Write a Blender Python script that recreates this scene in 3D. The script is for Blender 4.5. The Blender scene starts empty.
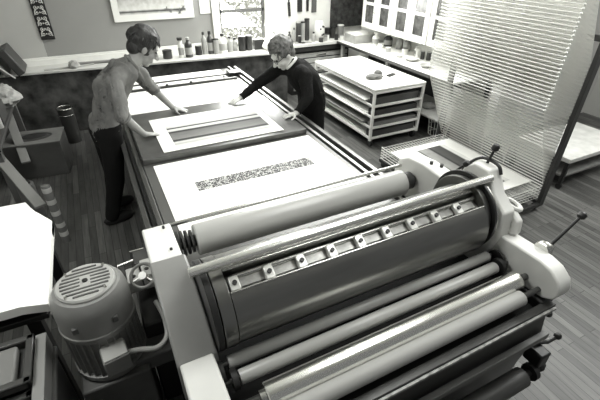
import bpy, bmesh, math, random
from mathutils import Vector, Matrix, noise
rnd = random.Random(7)
SC = bpy.context.scene
COL = SC.collection
V = Vector
R = math.radians

# ------------------------------------------------------------------ camera
CP, CYW, CRO = R(33.1), R(27.0), R(0.49)
hd = V((math.sin(CYW), math.cos(CYW), 0)); r0 = V((math.cos(CYW), -math.sin(CYW), 0)); up = V((0, 0, 1))
FW = hd*math.cos(CP) - up*math.sin(CP); u0 = hd*math.sin(CP) + up*math.cos(CP)
RT = r0*math.cos(CRO) + u0*math.sin(CRO); UP = -r0*math.sin(CRO) + u0*math.cos(CRO)
cam = bpy.data.objects.new('camera', bpy.data.cameras.new('camera')); COL.objects.link(cam)
m = Matrix.Identity(4)
for i in range(3):
    m[i][0] = RT[i]; m[i][1] = UP[i]; m[i][2] = -FW[i]
m[2][3] = 2.4
cam.matrix_world = m
cam.data.sensor_width = 36; cam.data.lens = 398/600*36
cam.data.clip_end = 200; cam.data.clip_start = .05
SC.camera = cam
# ------------------------------------------------------------------ world and lights
SC.view_settings.view_transform = 'Standard'; SC.view_settings.look = 'None'
SC.view_settings.gamma = 1; SC.view_settings.use_curve_mapping = False
SC.view_settings.exposure = 1.15
W = bpy.data.worlds.new('world'); SC.world = W; W.use_nodes = True
nt = W.node_tree; bg = nt.nodes['Background']
tc = nt.nodes.new('ShaderNodeTexCoord'); sep = nt.nodes.new('ShaderNodeSeparateXYZ')
mr = nt.nodes.new('ShaderNodeMapRange'); mr.inputs[1].default_value = -.2; mr.inputs[2].default_value = .7
mr.inputs[3].default_value = .09; mr.inputs[4].default_value = 1.5
nt.links.new(tc.outputs['Generated'], sep.inputs[0]); nt.links.new(sep.outputs[1], mr.inputs[0])
nt.links.new(mr.outputs[0], bg.inputs['Strength']); bg.inputs['Color'].default_value = (.985, 1, .985, 1)

def area(name, loc, target, sx, sy, power):
    l = bpy.data.lights.new(name, 'AREA'); l.shape = 'RECTANGLE'; l.size = sx; l.size_y = sy; l.energy = power
    l.color = (.99, 1, .975)
    o = bpy.data.objects.new(name, l); COL.objects.link(o); o.location = loc
    o.rotation_euler = (V(target)-V(loc)).to_track_quat('-Z', 'Y').to_euler()
    return o
area('overhead_key', (3.0, 4.9, 3.45), (2.0, 3.6, .8), 2.6, 2.2, 150)  # unseen area lamp, stands in for daylight from above and behind
area('press_fill', (1.9, 1.3, 3.5), (1.3, 1.3, .9), 2.0, .8, 22)  # unseen fill panel added above the press
area('left_fill', (-1.1, 1.7, 3.4), (-.6, 1.9, 1.0), .8, .8, 22)  # unseen fill panel added above the left foreground
area('right_floor_fill', (5.0, 1.2, 3.4), (3.6, 1.0, .3), 2.4, 2.0, 75)  # unseen fill added to brighten the right floor and roller ends
area('window_daylight', (2.35, 6.7, 1.75), (1.6, 3.5, .7), 1.0, 1.2, 30)

# ------------------------------------------------------------------ materials
MATS = {}
def mat(name, v, rough=.6, metal=0, var=0, scale=8, tint=(1, 1, .955), bump=0, spec=.5, stretch=(1, 1, 1), detail=4):
    if name in MATS: return MATS[name]
    M = bpy.data.materials.new(name); M.use_nodes = True; MATS[name] = M
    n = M.node_tree; b = n.nodes['Principled BSDF']
    b.inputs['Base Color'].default_value = (v*tint[0], v*tint[1], v*tint[2], 1)
    b.inputs['Roughness'].default_value = rough; b.inputs['Metallic'].default_value = metal
    b.inputs['Specular IOR Level'].default_value = spec
    t = n.nodes.new('ShaderNodeTexCoord'); mp = n.nodes.new('ShaderNodeMapping'); mp.inputs['Scale'].default_value = stretch
    nz = n.nodes.new('ShaderNodeTexNoise'); nz.inputs['Scale'].default_value = scale; nz.inputs['Detail'].default_value = detail
    n.links.new(t.outputs['Object'], mp.inputs[0]); n.links.new(mp.outputs[0], nz.inputs[0])
    if var:
        rp = n.nodes.new('ShaderNodeValToRGB')
        lo, hi = max(0, v*(1-var)), v*(1+var)
        rp.color_ramp.elements[0].position = .3; rp.color_ramp.elements[1].position = .72
        rp.color_ramp.elements[0].color = (lo*tint[0], lo*tint[1], lo*tint[2], 1)
        rp.color_ramp.elements[1].color = (hi*tint[0], hi*tint[1], hi*tint[2], 1)
        n.links.new(nz.outputs[0], rp.inputs[0]); n.links.new(rp.outputs[0], b.inputs['Base Color'])
    if bump:
        bp = n.nodes.new('ShaderNodeBump'); bp.inputs['Strength'].default_value = bump; bp.inputs['Distance'].default_value = .01
        n.links.new(nz.outputs[0], bp.inputs['Height']); n.links.new(bp.outputs[0], b.inputs['Normal'])
    return M

def mat_floor():
    M = mat('floor_planks', .1, .42, spec=.45); n = M.node_tree; b = n.nodes['Principled BSDF']
    t = n.nodes.new('ShaderNodeTexCoord'); mp = n.nodes.new('ShaderNodeMapping'); mp.inputs['Rotation'].default_value = (0, 0, R(90))
    br = n.nodes.new('ShaderNodeTexBrick'); br.offset = .37; br.offset_frequency = 2
    br.inputs['Scale'].default_value = 1; br.inputs['Brick Width'].default_value = .75; br.inputs['Row Height'].default_value = .062
    br.inputs['Mortar Size'].default_value = .0022; br.inputs['Mortar'].default_value = (.012, .012, .011, 1)
    br.inputs['Color1'].default_value = (.06, .06, .057, 1); br.inputs['Color2'].default_value = (.135, .135, .128, 1)
    br.inputs['Bias'].default_value = -.15
    n.links.new(t.outputs['Object'], mp.inputs[0]); n.links.new(mp.outputs[0], br.inputs['Vector'])
    nz = n.nodes.new('ShaderNodeTexNoise'); nz.inputs['Scale'].default_value = 5; nz.inputs['Detail'].default_value = 8
    mp2 = n.nodes.new('ShaderNodeMapping'); mp2.inputs['Scale'].default_value = (9, .8, 1)
    n.links.new(t.outputs['Object'], mp2.inputs[0]); n.links.new(mp2.outputs[0], nz.inputs[0])
    mx = n.nodes.new('ShaderNodeMixRGB'); mx.blend_type = 'OVERLAY'; mx.inputs[0].default_value = .75
    n.links.new(br.outputs[0], mx.inputs[1]); n.links.new(nz.outputs[0], mx.inputs[2]); 
    bw = n.nodes.new('ShaderNodeRGBToBW'); cb = n.nodes.new('ShaderNodeCombineColor')
    n.links.new(mx.outputs[0], bw.inputs[0])
    ml = n.nodes.new('ShaderNodeMath'); ml.operation = 'MULTIPLY'; ml.inputs[1].default_value = .95
    n.links.new(bw.outputs[0], ml.inputs[0])
    n.links.new(bw.outputs[0], cb.inputs[0]); n.links.new(bw.outputs[0], cb.inputs[1]); n.links.new(ml.outputs[0], cb.inputs[2])
    n.links.new(cb.outputs[0], b.inputs['Base Color'])
    return M

def ramp_mat(name, axis, stops, vmin, vmax, noise_amt=0, nscale=30, rough=.7):
    """bands of ink printed across a sheet, along one object axis"""
    M = mat(name, .8, rough); n = M.node_tree; b = n.nodes['Principled BSDF']
    t = n.nodes.new('ShaderNodeTexCoord'); sp = n.nodes.new('ShaderNodeSeparateXYZ'); n.links.new(t.outputs['Object'], sp.inputs[0])
    mr = n.nodes.new('ShaderNodeMapRange'); mr.inputs[1].default_value = vmin; mr.inputs[2].default_value = vmax
    nz = n.nodes.new('ShaderNodeTexNoise'); nz.inputs['Scale'].default_value = nscale; nz.inputs['Detail'].default_value = 6
    mp = n.nodes.new('ShaderNodeMapping'); mp.inputs['Scale'].default_value = (.6, 1.6, 1) if axis == 1 else (1, 1, 1)
    n.links.new(t.outputs['Object'], mp.inputs[0]); n.links.new(mp.outputs[0], nz.inputs[0])
    n.links.new(sp.outputs[axis], mr.inputs[0])
    rp = n.nodes.new('ShaderNodeValToRGB'); cr = rp.color_ramp; cr.interpolation = 'LINEAR'
    for i, (p, v) in enumerate(stops):
        e = cr.elements[i] if i < 2 else cr.elements.new(p)
        e.position = p; e.color = (v, v, v*.955, 1)
    n.links.new(mr.outputs[0], rp.inputs[0])
    mx = n.nodes.new('ShaderNodeMixRGB'); mx.blend_type = 'OVERLAY'; mx.inputs[0].default_value = noise_amt
    n.links.new(rp.outputs[0], mx.inputs[1]); n.links.new(nz.outputs[0], mx.inputs[2])
    n.links.new(mx.outputs[0], b.inputs['Base Color'])
    return M

white = mat('white_paint', .82, .5, var=.04)
wallw = mat('wall_white_plaster', .8, .8, var=.03)
wallg = mat('wall_grey_plaster', .30, .8, var=.04, scale=2)
walll = mat('wall_light_plaster', .50, .8, var=.05, scale=2)
paper = mat('white_paper', .86, .75, var=.02)
darkwood = mat('dark_mottled_boards', .06, .6, var=.95, scale=7, bump=.3, detail=8)
dark = mat('dark_iron', .013, .42)
darkg = mat('dark_grey_metal', .05, .35, metal=.3, var=.25)
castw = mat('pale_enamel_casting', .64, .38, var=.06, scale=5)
cast_shade = mat('shaded_casting', .19, .4, var=.08, scale=5)  # darker copy of the casting: shade of the tower slope put into colour
steel = mat('brushed_steel', .62, .24, metal=1, var=.06, scale=40, stretch=(.05, 1, 1))
chrome = mat('polished_chrome', .86, .2, metal=1)
cylmat = mat('dark_polished_cylinder', .25, .3, metal=1, var=.18, scale=10, stretch=(.15, 1, 1))
cylring = mat('cylinder_bearer_steel', .25, .3, metal=1)
rub = mat('pale_rubber_roller', .33, .5, var=.05, stretch=(.1, 1, 1))
rubg = mat('grey_rubber_roller', .33, .33, var=.08, stretch=(.1, 1, 1))
rublit = mat('blanket_grey_white', .36, .28, var=.06, stretch=(.1, 1, 1))
wire = mat('zinc_wire', .82, .4, metal=.2)
wired = mat('dark_rack_iron', .03, .5)
glassd = mat('dark_cabinet_glass', .07, .15, var=.7, scale=14)
platemat = mat('dark_bed_plate', .10, .3, metal=.4, var=.25)
ply = mat('plywood_grey', .085, .6, var=.2, scale=6, stretch=(.3, 3, 1))
motorm = mat('grey_motor_enamel', .20, .42, var=.1, scale=9)
motord = mat('motor_dark_enamel', .09, .45, var=.15)
skin = mat('skin', .30, .55, var=.08, scale=20)
skinl = mat('pale_skin', .62, .55, var=.05, scale=20)
hairm = mat('dark_brown_hair', .022, .6, var=.7, scale=40, stretch=(1, 1, .25), bump=.8)
hairg = mat('greying_hair', .11, .6, var=.75, scale=40, stretch=(1, .3, 1), bump=.8)
shirtm = mat('grey_cotton_shirt', .155, .85, var=.18, scale=12, bump=.35)
sweater = mat('dark_knit_jumper', .009, .95, spec=.2, var=.3, scale=60, bump=.3)
trous = mat('dark_trousers', .008, .95, spec=.2, var=.2)

# ------------------------------------------------------------------ helpers
class MB:
    def __init__(s): s.bm = bmesh.new()
    def box(s, x0, x1, y0, y1, z0, z1, rot=None, piv=None):
        vs = [s.bm.verts.new((x, y, z)) for z in (z0, z1) for y in (y0, y1) for x in (x0, x1)]
        for f in ((0, 2, 3, 1), (4, 5, 7, 6), (0, 1, 5, 4), (2, 6, 7, 3), (0, 4, 6, 2), (1, 3, 7, 5)):
            s.bm.faces.new([vs[i] for i in f])
        if rot is not None:
            p = V(piv) if piv is not None else V(((x0+x1)/2, (y0+y1)/2, (z0+z1)/2))
            for v in vs: v.co = p + rot @ (v.co - p)
        return vs
    def cyl(s, a, b, ra, rb=None, n=16, caps=True):
        a, b = V(a), V(b); rb = ra if rb is None else rb
        d = (b-a).normalized(); q = d.to_track_quat('Z', 'Y')
        A = []; B = []
        for i in range(n):
            c = V((math.cos(2*math.pi*i/n), math.sin(2*math.pi*i/n), 0)); c.rotate(q)
            A.append(s.bm.verts.new(a+c*ra)); B.append(s.bm.verts.new(b+c*rb))
        for i in range(n):
            s.bm.faces.new((A[i], A[(i+1) % n], B[(i+1) % n], B[i]))
        if caps: s.bm.faces.new(A[::-1]); s.bm.faces.new(B)
        return A+B
    def lathe(s, c, ax, prof, n=32):
        """prof: list of (radius, distance along axis)"""
        c = V(c); q = V(ax).normalized().to_track_quat('Z', 'Y'); rings = []
        for r, h in prof:
            ring = []
            for i in range(n):
                p = V((r*math.cos(2*math.pi*i/n), r*math.sin(2*math.pi*i/n), h)); p.rotate(q)
                ring.append(s.bm.verts.new(c+p))
            rings.append(ring)
        for a, b in zip(rings, rings[1:]):
            for i in range(n): s.bm.faces.new((a[i], a[(i+1) % n], b[(i+1) % n], b[i]))
        s.bm.faces.new(rings[0][::-1]); s.bm.faces.new(rings[-1])
    def prism(s, pts, axis, a, b):
        """polygon pts extruded along axis 0/1/2 from a to b"""
        def mk(p, t):
            l = list(p); l.insert(axis, t); return V(l)
        A = [s.bm.verts.new(mk(p, a)) for p in pts]; B = [s.bm.verts.new(mk(p, b)) for p in pts]
        n = len(pts)
        s.bm.faces.new(A); s.bm.faces.new(B[::-1])
        for i in range(n): s.bm.faces.new((A[i], B[i], B[(i+1) % n], A[(i+1) % n]))
    def tube(s, pts, r, n=8):
        """closed tube along a polyline"""
        pts = [V(p) for p in pts]; rings = []
        for i, p in enumerate(pts):
            d = (pts[min(i+1, len(pts)-1)] - pts[max(i-1, 0)]).normalized()
            q = d.to_track_quat('Z', 'Y'); ring = []
            rr = r[i] if isinstance(r, (list, tuple)) else r
            for k in range(n):
                c = V((math.cos(2*math.pi*k/n), math.sin(2*math.pi*k/n), 0)); c.rotate(q); ring.append(p+c*rr)
            if rings:   # keep rings aligned
                best = min(range(n), key=lambda o: sum((ring[(k+o) % n]-rings[-1][k].co).length for k in range(n)))
                ring = ring[best:]+ring[:best]
            rings.append([s.bm.verts.new(c) for c in ring])
        for a, b in zip(rings, rings[1:]):
            for k in range(n): s.bm.faces.new((a[k], a[(k+1) % n], b[(k+1) % n], b[k]))
        s.bm.faces.new(rings[0][::-1]); s.bm.faces.new(rings[-1])
    def ball(s, c, r, seg=16, rg=10, rot=None):
        r = (r, r, r) if not isinstance(r, (tuple, list)) else r
        g = bmesh.ops.create_uvsphere(s.bm, u_segments=seg, v_segments=rg, radius=1)['verts']
        for v in g:
            p = V((v.co.x*r[0], v.co.y*r[1], v.co.z*r[2]))
            if rot is not None: p = rot @ p
            v.co = p + V(c)
        return g
    def torus(s, c, ax, Rr, r, n=28, k=8, a0=0, a1=360):
        q = V(ax).normalized().to_track_quat('Z', 'Y'); pts = []
        full = abs(a1-a0) >= 360; rings = []
        N = n if full else n+1
        for i in range(N):
            t = R(a0+(a1-a0)*i/n); ring = []
            for j in range(k):
                u = 2*math.pi*j/k
                p = V(((Rr+r*math.cos(u))*math.cos(t), (Rr+r*math.cos(u))*math.sin(t), r*math.sin(u))); p.rotate(q)
                ring.append(s.bm.verts.new(V(c)+p))
            rings.append(ring)
        for i in range(n if full else n):
            a = rings[i]; b = rings[(i+1) % N]
            for j in range(k): s.bm.faces.new((a[j], b[j], b[(j+1) % k], a[(j+1) % k]))
        if not full: s.bm.faces.new(rings[0]); s.bm.faces.new(rings[-1][::-1])
    def build(s, name, material, parent=None, bevel=0, smooth=True, seg=2):
        bmesh.ops.recalc_face_normals(s.bm, faces=s.bm.faces)
        if parent is not None:
            off = V((0, 0, 0)); p = parent
            while p is not None: off += p.location; p = p.parent
            for v in s.bm.verts: v.co -= off
        me = bpy.data.meshes.new(name); s.bm.to_mesh(me); s.bm.free()
        o = bpy.data.objects.new(name, me); COL.objects.link(o); me.materials.append(material)
        if smooth:
            me.polygons.foreach_set('use_smooth', [True]*len(me.polygons))
            try: me.set_sharp_from_angle(angle=R(38))
            except Exception: pass
        if bevel:
            b = o.modifiers.new('bevel', 'BEVEL'); b.width = bevel; b.segments = seg; b.limit_method = 'ANGLE'; b.angle_limit = R(40)
            b.harden_normals = False
        if parent is not None: o.parent = parent
        return o

def smooth_path(pts, n=6):
    pts = [V(p) for p in pts]; o = []
    for i in range(len(pts)-1):
        p0 = pts[max(i-1, 0)]; p1 = pts[i]; p2 = pts[i+1]; p3 = pts[min(i+2, len(pts)-1)]
        for k in range(n):
            t = k/n; o.append(.5*((2*p1)+(p2-p0)*t+(2*p0-5*p1+4*p2-p3)*t*t+(3*p1-p0-3*p2+p3)*t**3))
    o.append(pts[-1]); return o

def tag(o, label=None, cat=None, group=None, kind=None):
    if label: o['label'] = label
    if cat: o['category'] = cat
    if group: o['group'] = group
    if kind: o['kind'] = kind
    return o
def empty(name, loc, label, cat, group=None):
    o = bpy.data.objects.new(name, None); COL.objects.link(o); o.location = loc; o.empty_display_size = .05
    return tag(o, label, cat, group)
def boxo(name, b, material, parent=None, bevel=.003, **k):
    mb = MB(); mb.box(*b, **k); return mb.build(name, material, parent, bevel)
def struct(name, b, material, bevel=0):
    return tag(boxo(name, b, material, None, bevel), kind='structure')
def copy_thing(root, loc, label, rz=None):
    c = root.copy(); COL.objects.link(c); c.location = loc; c['label'] = label
    if rz is not None: c.rotation_euler.z = rz
    for ch in list(root.children):
        d = ch.copy(); COL.objects.link(d); d.parent = c
        for g in list(ch.children):
            e = g.copy(); COL.objects.link(e); e.parent = d
    return c

# ------------------------------------------------------------------ the room
struct('floor', (-2.6, 7.2, -1.5, 7.2, -.1, 0), mat_floor())
YW = 6.8
# back wall, with the window opening X 1.93..2.80, Z 1.0..2.3
mb = MB()
mb.box(-2.6, 1.93, YW, YW+.2, 0, 3.6); mb.box(1.93, 2.80, YW, YW+.2, 0, .93)
mb.box(1.93, 2.80, YW, YW+.2, 2.4, 3.6)
tag(mb.build('wall_back', wallg, smooth=False), kind='structure')
struct('wall_back_white', (2.80, 4.75, YW, YW+.2, 0, 3.6), wallw)
struct('wall_alcove', (-2.6, -.56, YW-.012, YW, .9, 3.6), walll)
struct('wall_right', (4.75, 4.95, 3.6, YW+.2, 0, 3.6), wallw)
struct('wall_right_return', (4.95, 7.2, 3.6, 3.8, 0, 3.6), walll)
struct('wall_left', (-2.8, -2.6, -1.5, YW+.2, 0, 3.6), wallg)
struct('wall_far_right', (7.2, 7.4, -1.5, 3.8, 0, 3.6), walll)
# closed ceiling, no skylight opening in it
struct('ceiling', (-2.8, 7.4, -1.5, YW+.2, 3.6, 3.7), white)
struct('trim_1', (-2.6, 1.86, YW-.03, YW-.012, .93, 1.0), white, .003)
# window
fr = MB()
fr.box(1.86, 1.98, YW-.04, YW+.06, .93, 2.45); fr.box(2.76, 2.86, YW-.04, YW+.06, .93, 2.45)
fr.box(1.98, 2.76, YW-.04, YW+.06, 2.36, 2.45); fr.box(1.98, 2.76, YW-.04, YW+.06, .93, .98)
wf = tag(fr.build('window_1', white, None, .004), kind='structure')
sash = MB(); sash.box(1.98, 2.76, YW+.0, YW+.05, 1.41, 1.46); sash.box(1.98, 2.02, YW, YW+.04, .98, 2.36); sash.box(2.72, 2.76, YW, YW+.04, .98, 2.36)
sash.build('window_sash', mat('grey_sash', .13, .6), wf, .003)
gm = mat('window_pane_glass', .9, .02); gb = gm.node_tree.nodes['Principled BSDF']; gb.inputs['Transmission Weight'].default_value = 1; gb.inputs['IOR'].default_value = 1.05
g = MB(); g.box(2.0, 2.74, YW+.02, YW+.026, .98, 2.36); g.build('window_glass', gm, wf)
# shrub outside the window (pale in the strong daylight)
mb = MB()
leafm = mat('sunlit_leaves', .62, .7, var=.3, scale=4)
for i in range(5200):
    c = V((rnd.uniform(1.2, 4.2), rnd.uniform(7.5, 8.1), rnd.uniform(.4, 1.62)-.0))
    a = V((rnd.uniform(-1, 1), rnd.uniform(-1, 1), rnd.uniform(-1, 1))).normalized(); b = a.orthogonal().normalized()
    l = rnd.uniform(.03, .06); w = l*.45
    vs = [mb.bm.verts.new(c+a*l), mb.bm.verts.new(c+b*w), mb.bm.verts.new(c-a*l), mb.bm.verts.new(c-b*w)]
    mb.bm.faces.new(vs)
sh = tag(mb.build('garden_shrub', leafm, smooth=False), 'pale sunlit leafy shrub outside the window', 'shrub')

# ------------------------------------------------------------------ back bench
BZ = .9
t = empty('workbench', (.6, 6.5, 0), 'long white topped workbench with dark front along the back wall', 'workbench')
mb = MB(); mb.prism([(-2.2, 6.52), (2.9, 6.04), (2.9, 6.765), (-2.2, 6.765)], 2, BZ-.03, BZ); mb.build('bench_top', mat('bench_white', .62, .55, var=.06), t, .004)
mb = MB(); mb.prism([(-2.2, 6.58), (2.85, 6.10), (2.85, 6.16), (-2.2, 6.64)], 2, 0, BZ-.03); mb.build('front_panel', darkwood, t, .004)
boxo('back_rail', (-2.2, 1.86, 6.735, 6.765, BZ, BZ+.075), white, t, .003)
# flat file in the corner
ff = empty('plan_chest', (3.5, 6.7, 0), 'dark plan chest of shallow drawers under a pale top in the corner', 'cabinet')
boxo('chest_body', (3.12, 4.3, 6.5, 6.78, 0, BZ-.05), dark, ff, .003)
boxo('chest_top', (3.05, 4.4, 6.42, 6.78, BZ-.05, BZ), mat('chest_top_pale', .7, .5, var=.1), ff, .004)
boxo('apron', (3.1, 4.35, 6.44, 6.5, BZ-.13, BZ-.05), darkg, ff, .003)
for k in range(7):
    z = .08+k*.095
    d = boxo('drawer', (3.16, 4.26, 6.478, 6.5, z, z+.075), mat('drawer_front_grey', .42, .5, var=.2), ff, .004)
    boxo('drawer_handle', (3.6, 3.8, 6.462, 6.478, z+.03, z+.045), steel, d, .002)
# right counter
ct = empty('counter', (4.35, 5.2, 0), 'long white counter with dark front edge along the right wall', 'counter')
boxo('counter_top', (4.0, 4.74, 3.62, 6.41, BZ-.03, BZ), white, ct, .004)
boxo('counter_edge', (3.975, 4.0, 3.62, 6.41, BZ-.04, BZ-.002), mat('counter_dark_edge', .03, .4), ct, .003)
boxo('lower_shelf', (4.05, 4.7, 3.7, 6.3, .3, .325), mat('shelf_board_pale', .5, .6, var=.1), ct, .003)
for y in (3.72, 5.0, 6.3):
    boxo('leg', (4.02, 4.07, y-.03, y+.03, 0, BZ-.04), mat('leg_pale_wood', .4, .6), ct, .003)
boxo('back_panel', (4.70, 4.74, 3.62, 6.41, 0, BZ-.04), dark, ct, .002)
# wall cabinets
def wall_cab(y0, y1, label):
    c = empty('wall_cabinet', (4.5, (y0+y1)/2, 1.15), label, 'cabinet', 'white glazed wall cabinets over the counter')
    mb = MB(); z0, z1 = 1.15, 2.2
    mb.box(4.32, 4.74, y0, y1, z0, z0+.03); mb.box(4.32, 4.74, y0, y1, z1-.03, z1)
    mb.box(4.32, 4.74, y0, y0+.02, z0, z1); mb.box(4.32, 4.74, y1-.02, y1, z0, z1); mb.box(4.72, 4.74, y0, y1, z0, z1)
    mb.box(4.36, 4.72, y0+.02, y1-.02, 1.5, 1.515)
    mb.build('carcass', white, c, .003)
    ym = (y0+y1)/2
    for a, b in ((y0+.005, ym-.004), (ym+.004, y1-.005)):
        d = MB(); w = .085
        d.box(4.30, 4.32, a, a+w, z0+.01, z1); d.box(4.30, 4.32, b-w, b, z0+.01, z1)
        d.box(4.30, 4.32, a+w, b-w, z0+.01, z0+.1); d.box(4.30, 4.32, a+w, b-w, z1-.1, z1)
        d.box(4.30, 4.32, a+w, b-w, 1.515, 1.56); d.box(4.30, 4.32, a+w, b-w, 1.85, 1.9)
        dd = d.build('door', white, c, .003)
        boxo('pane', (4.308, 4.314, a+w-.005, b-w+.005, z0+.09, z1-.09), glassd, dd, 0)
        yk = b-.03 if a < ym-.1 and b < ym else a+.03
        k = MB(); k.ball((4.285, yk, 1.42), .014, 10, 6); k.build('knob', steel, dd)
    return c
wall_cab(5.36, 6.16, 'white wall cabinet with glazed doors nearest the dark mottled corner')
wall_cab(4.54, 5.34, 'white wall cabinet with glazed doors, middle one over the counter')
wall_cab(3.72, 4.52, 'white wall cabinet partly seen through the wires of the drying rack')
# jars inside cabinets
# dark mottled hanging in the corner
pl = MB(); pl.box(4.04, 4.73, YW-.05, YW-.012, 1.06, 2.4)
tag(pl.build('pinboard', mat('dark_mottled_board', .035, .8, var=.85, scale=14, bump=.4, detail=8), None, .004), 'dark mottled board on the wall in the back right corner', 'board')

# ------------------------------------------------------------------ wall pictures and ornament
p = empty('framed_picture', (1.0, YW-.03, 1.7), 'large framed landscape picture with a white border on the grey wall', 'picture')
fb = MB(); x0, x1, z0, z1 = .415, 1.575, 1.385, 2.0
fb.box(x0, x1, YW-.035, YW-.002, z0, z1); fb.build('frame', paper, p, .004)
pm = ramp_mat('panorama_print', 2, [(0, .7), (.05, .02), (.09, .75), (.3, .5), (.45, .75), (.6, .55), (1, .8)], -.22, .4, .6, 14)
boxo('print', (x0+.09, x1-.12, YW-.038, YW-.034, z0+.09, z1-.08), pm, p, 0)
sk = MB()
for cx_, cz in ((1.17, 1.53), (1.23, 1.50), (1.38, 1.51), (1.42, 1.54), (1.36, 1.475)):
    for k in range(5):
        a = rnd.uniform(0, 3.1); l = .03
        sk.box(cx_-l, cx_+l, YW-.041, YW-.038, cz-.0035, cz+.0035, rot=Matrix.Rotation(a, 3, 'Y'))
sk.build('sketch_lines', mat('ink_grey', .2, .7), p, smooth=False)
# plain pinned sheet left of the window
boxo_ = tag(boxo('pinned_sheet', (1.68, 1.85, YW-.01, YW-.004, 1.425, 1.9), paper, None, .001), 'narrow white sheet pinned to the grey wall beside the window', 'sheet')
# carved style ornament strip: scrolls on black
def spiral(mb, cx_, cz, r, turns, a0, sgn, y, wr=.0055):
    pts = []
    for i in range(22):
        u = i/21; a = a0+sgn*u*turns*2*math.pi; rr = r*(1-.82*u)
        pts.append((cx_+rr*math.cos(a), y, cz+rr*math.sin(a)))
    mb.tube(pts, [wr*(1-.3*i/21) for i in range(22)], 5)
    mb.ball(pts[-1], wr*1.7, 6, 4)
orn = empty('ornament_panel', (-.47, YW-.02, 1.6), 'narrow black ornament panel with white scrollwork hanging on the wall', 'panel')
boxo('backing', (-.565, -.395, YW-.03, YW-.014, 1.225, 2.1), mat('ornament_black', .012, .5), orn, .002)
mb = MB(); yy = YW-.032
for k in range(6):
    z = 1.30+k*.135
    for sgn in (-1, 1):
        spiral(mb, -.48+sgn*.037, z, .031, 1.15, R(90), -sgn, yy)
        spiral(mb, -.48+sgn*.034, z+.062, .025, 1.1, R(-90), sgn, yy, .0045)
        mb.tube([(-.48+sgn*.068, yy, z-.03), (-.48+sgn*.05, yy, z+.035), (-.48+sgn*.01, yy, z+.05), (-.48, yy, z+.075)], .005, 5)
    mb.ball((-.48, yy, z), .010, 8, 5)
mb.build('scrollwork', mat('ornament_white', .6, .6), orn)

# ------------------------------------------------------------------ things on the back bench
def bottle(name, x, y, h, r, m1, m2, label, cat, neck=.4, cap=True, group='bottles and tins on the back bench', z=BZ):
    t = empty(name, (x, y, z), label, cat, group)
    mb = MB(); mb.lathe((x, y, z), (0, 0, 1), [(r*.95, 0), (r, .01), (r, h*.62), (r*.8, h*.72), (r*neck, h*.8), (r*neck, h*.9)], 14)
    mb.build('body', m1, t)
    if cap:
        mb = MB(); mb.lathe((x, y, z), (0, 0, 1), [(r*neck*1.25, h*.88), (r*neck*1.25, h*.995), (r*neck*1.1, h)], 12); mb.build('cap', m2, t)
    lb = MB(); lb.lathe((x, y, z), (0, 0, 1), [(r*1.01, h*.15), (r*1.025, h*.16), (r*1.025, h*.5), (r*1.01, h*.51)], 14); lb.build('paper_label', mat('label_grey', .35, .7), t)
    return t
def tin(name, x, y, h, r, m1, m2, label, cat, group='bottles and tins on the back bench', z=BZ):
    t = empty(name, (x, y, z), label, cat, group)
    mb = MB(); mb.lathe((x, y, z), (0, 0, 1), [(r*.97, 0), (r, .006), (r, h*.9), (r*.97, h*.93)], 16); mb.build('body', m1, t)
    mb = MB(); mb.lathe((x, y, z), (0, 0, 1), [(r*.9, h*.92), (r*1.03, h*.93), (r*1.03, h*.99), (r*.9, h)], 16); mb.build('lid', m2, t)
    return t
midg = mat('mid_grey_tin', .06, .4, metal=.3, var=.2); ltg = mat('light_grey_tin', .36, .4, var=.1); blk = mat('black_cap', .02, .4)
tin('paint_tin', 1.02, 6.42, 0.118, 0.069, midg, blk, 'squat dark tin on the bench right beside the leaning man\'s head', 'tin')
bottle('bottle', 1.22, 6.38, 0.283, 0.040, white, blk, 'slim white bottle with black cap on the back bench', 'bottle', .8)
bottle('bottle', 1.33, 6.36, 0.283, 0.057, midg, ltg, 'stout dark bottle with pale cap beside the slim white bottle', 'bottle')
tin('paint_tin', 1.50, 6.45, 0.142, 0.052, blk, ltg, 'small black pot standing between the stout dark bottle and the tall ones', 'tin')
bottle('bottle', 1.60, 6.46, 0.319, 0.040, ltg, midg, 'tall slender grey bottle under the window frame\'s left side', 'bottle')
bottle('bottle', 1.69, 6.44, 0.330, 0.046, midg, blk, 'tall dark bottle left of the big white jug', 'bottle')
tin('paint_tin', 1.77, 6.40, 0.224, 0.046, ltg, blk, 'pale can with black lid beside the big white jug', 'tin')
jug = bottle('jug', 1.88, 6.42, 0.283, 0.069, white, blk, 'big white plastic jug with black cap in front of window frame', 'jug', .35)
bottle('bottle', 2.0, 6.42, 0.236, 0.046, ltg, blk, 'pale bottle with black cap right of the big white jug', 'bottle')
bottle('bottle', 2.09, 6.46, 0.201, 0.046, mat('glass_grey', .3, .15), blk, 'small clear bottle in front of the window', 'bottle')
tin('paint_tin', 2.2, 6.42, 0.224, 0.063, blk, darkg, 'tall black tin, left of the three dark containers before the window', 'tin')
tin('paint_tin', 2.32, 6.42, 0.224, 0.057, midg, blk, 'tall dark grey tin, middle of three dark containers before the window', 'tin')
cb = empty('carton', (2.48, 6.42, BZ), 'black oblong carton with grey top, right end of the dark containers', 'carton', 'bottles and tins on the back bench')
boxo('body', (2.40, 2.57, 6.37, 6.47, BZ, BZ+.15), blk, cb, .004); boxo('flap', (2.41, 2.56, 6.38, 6.46, BZ+.15, BZ+.16), ltg, cb, .002)
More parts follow.
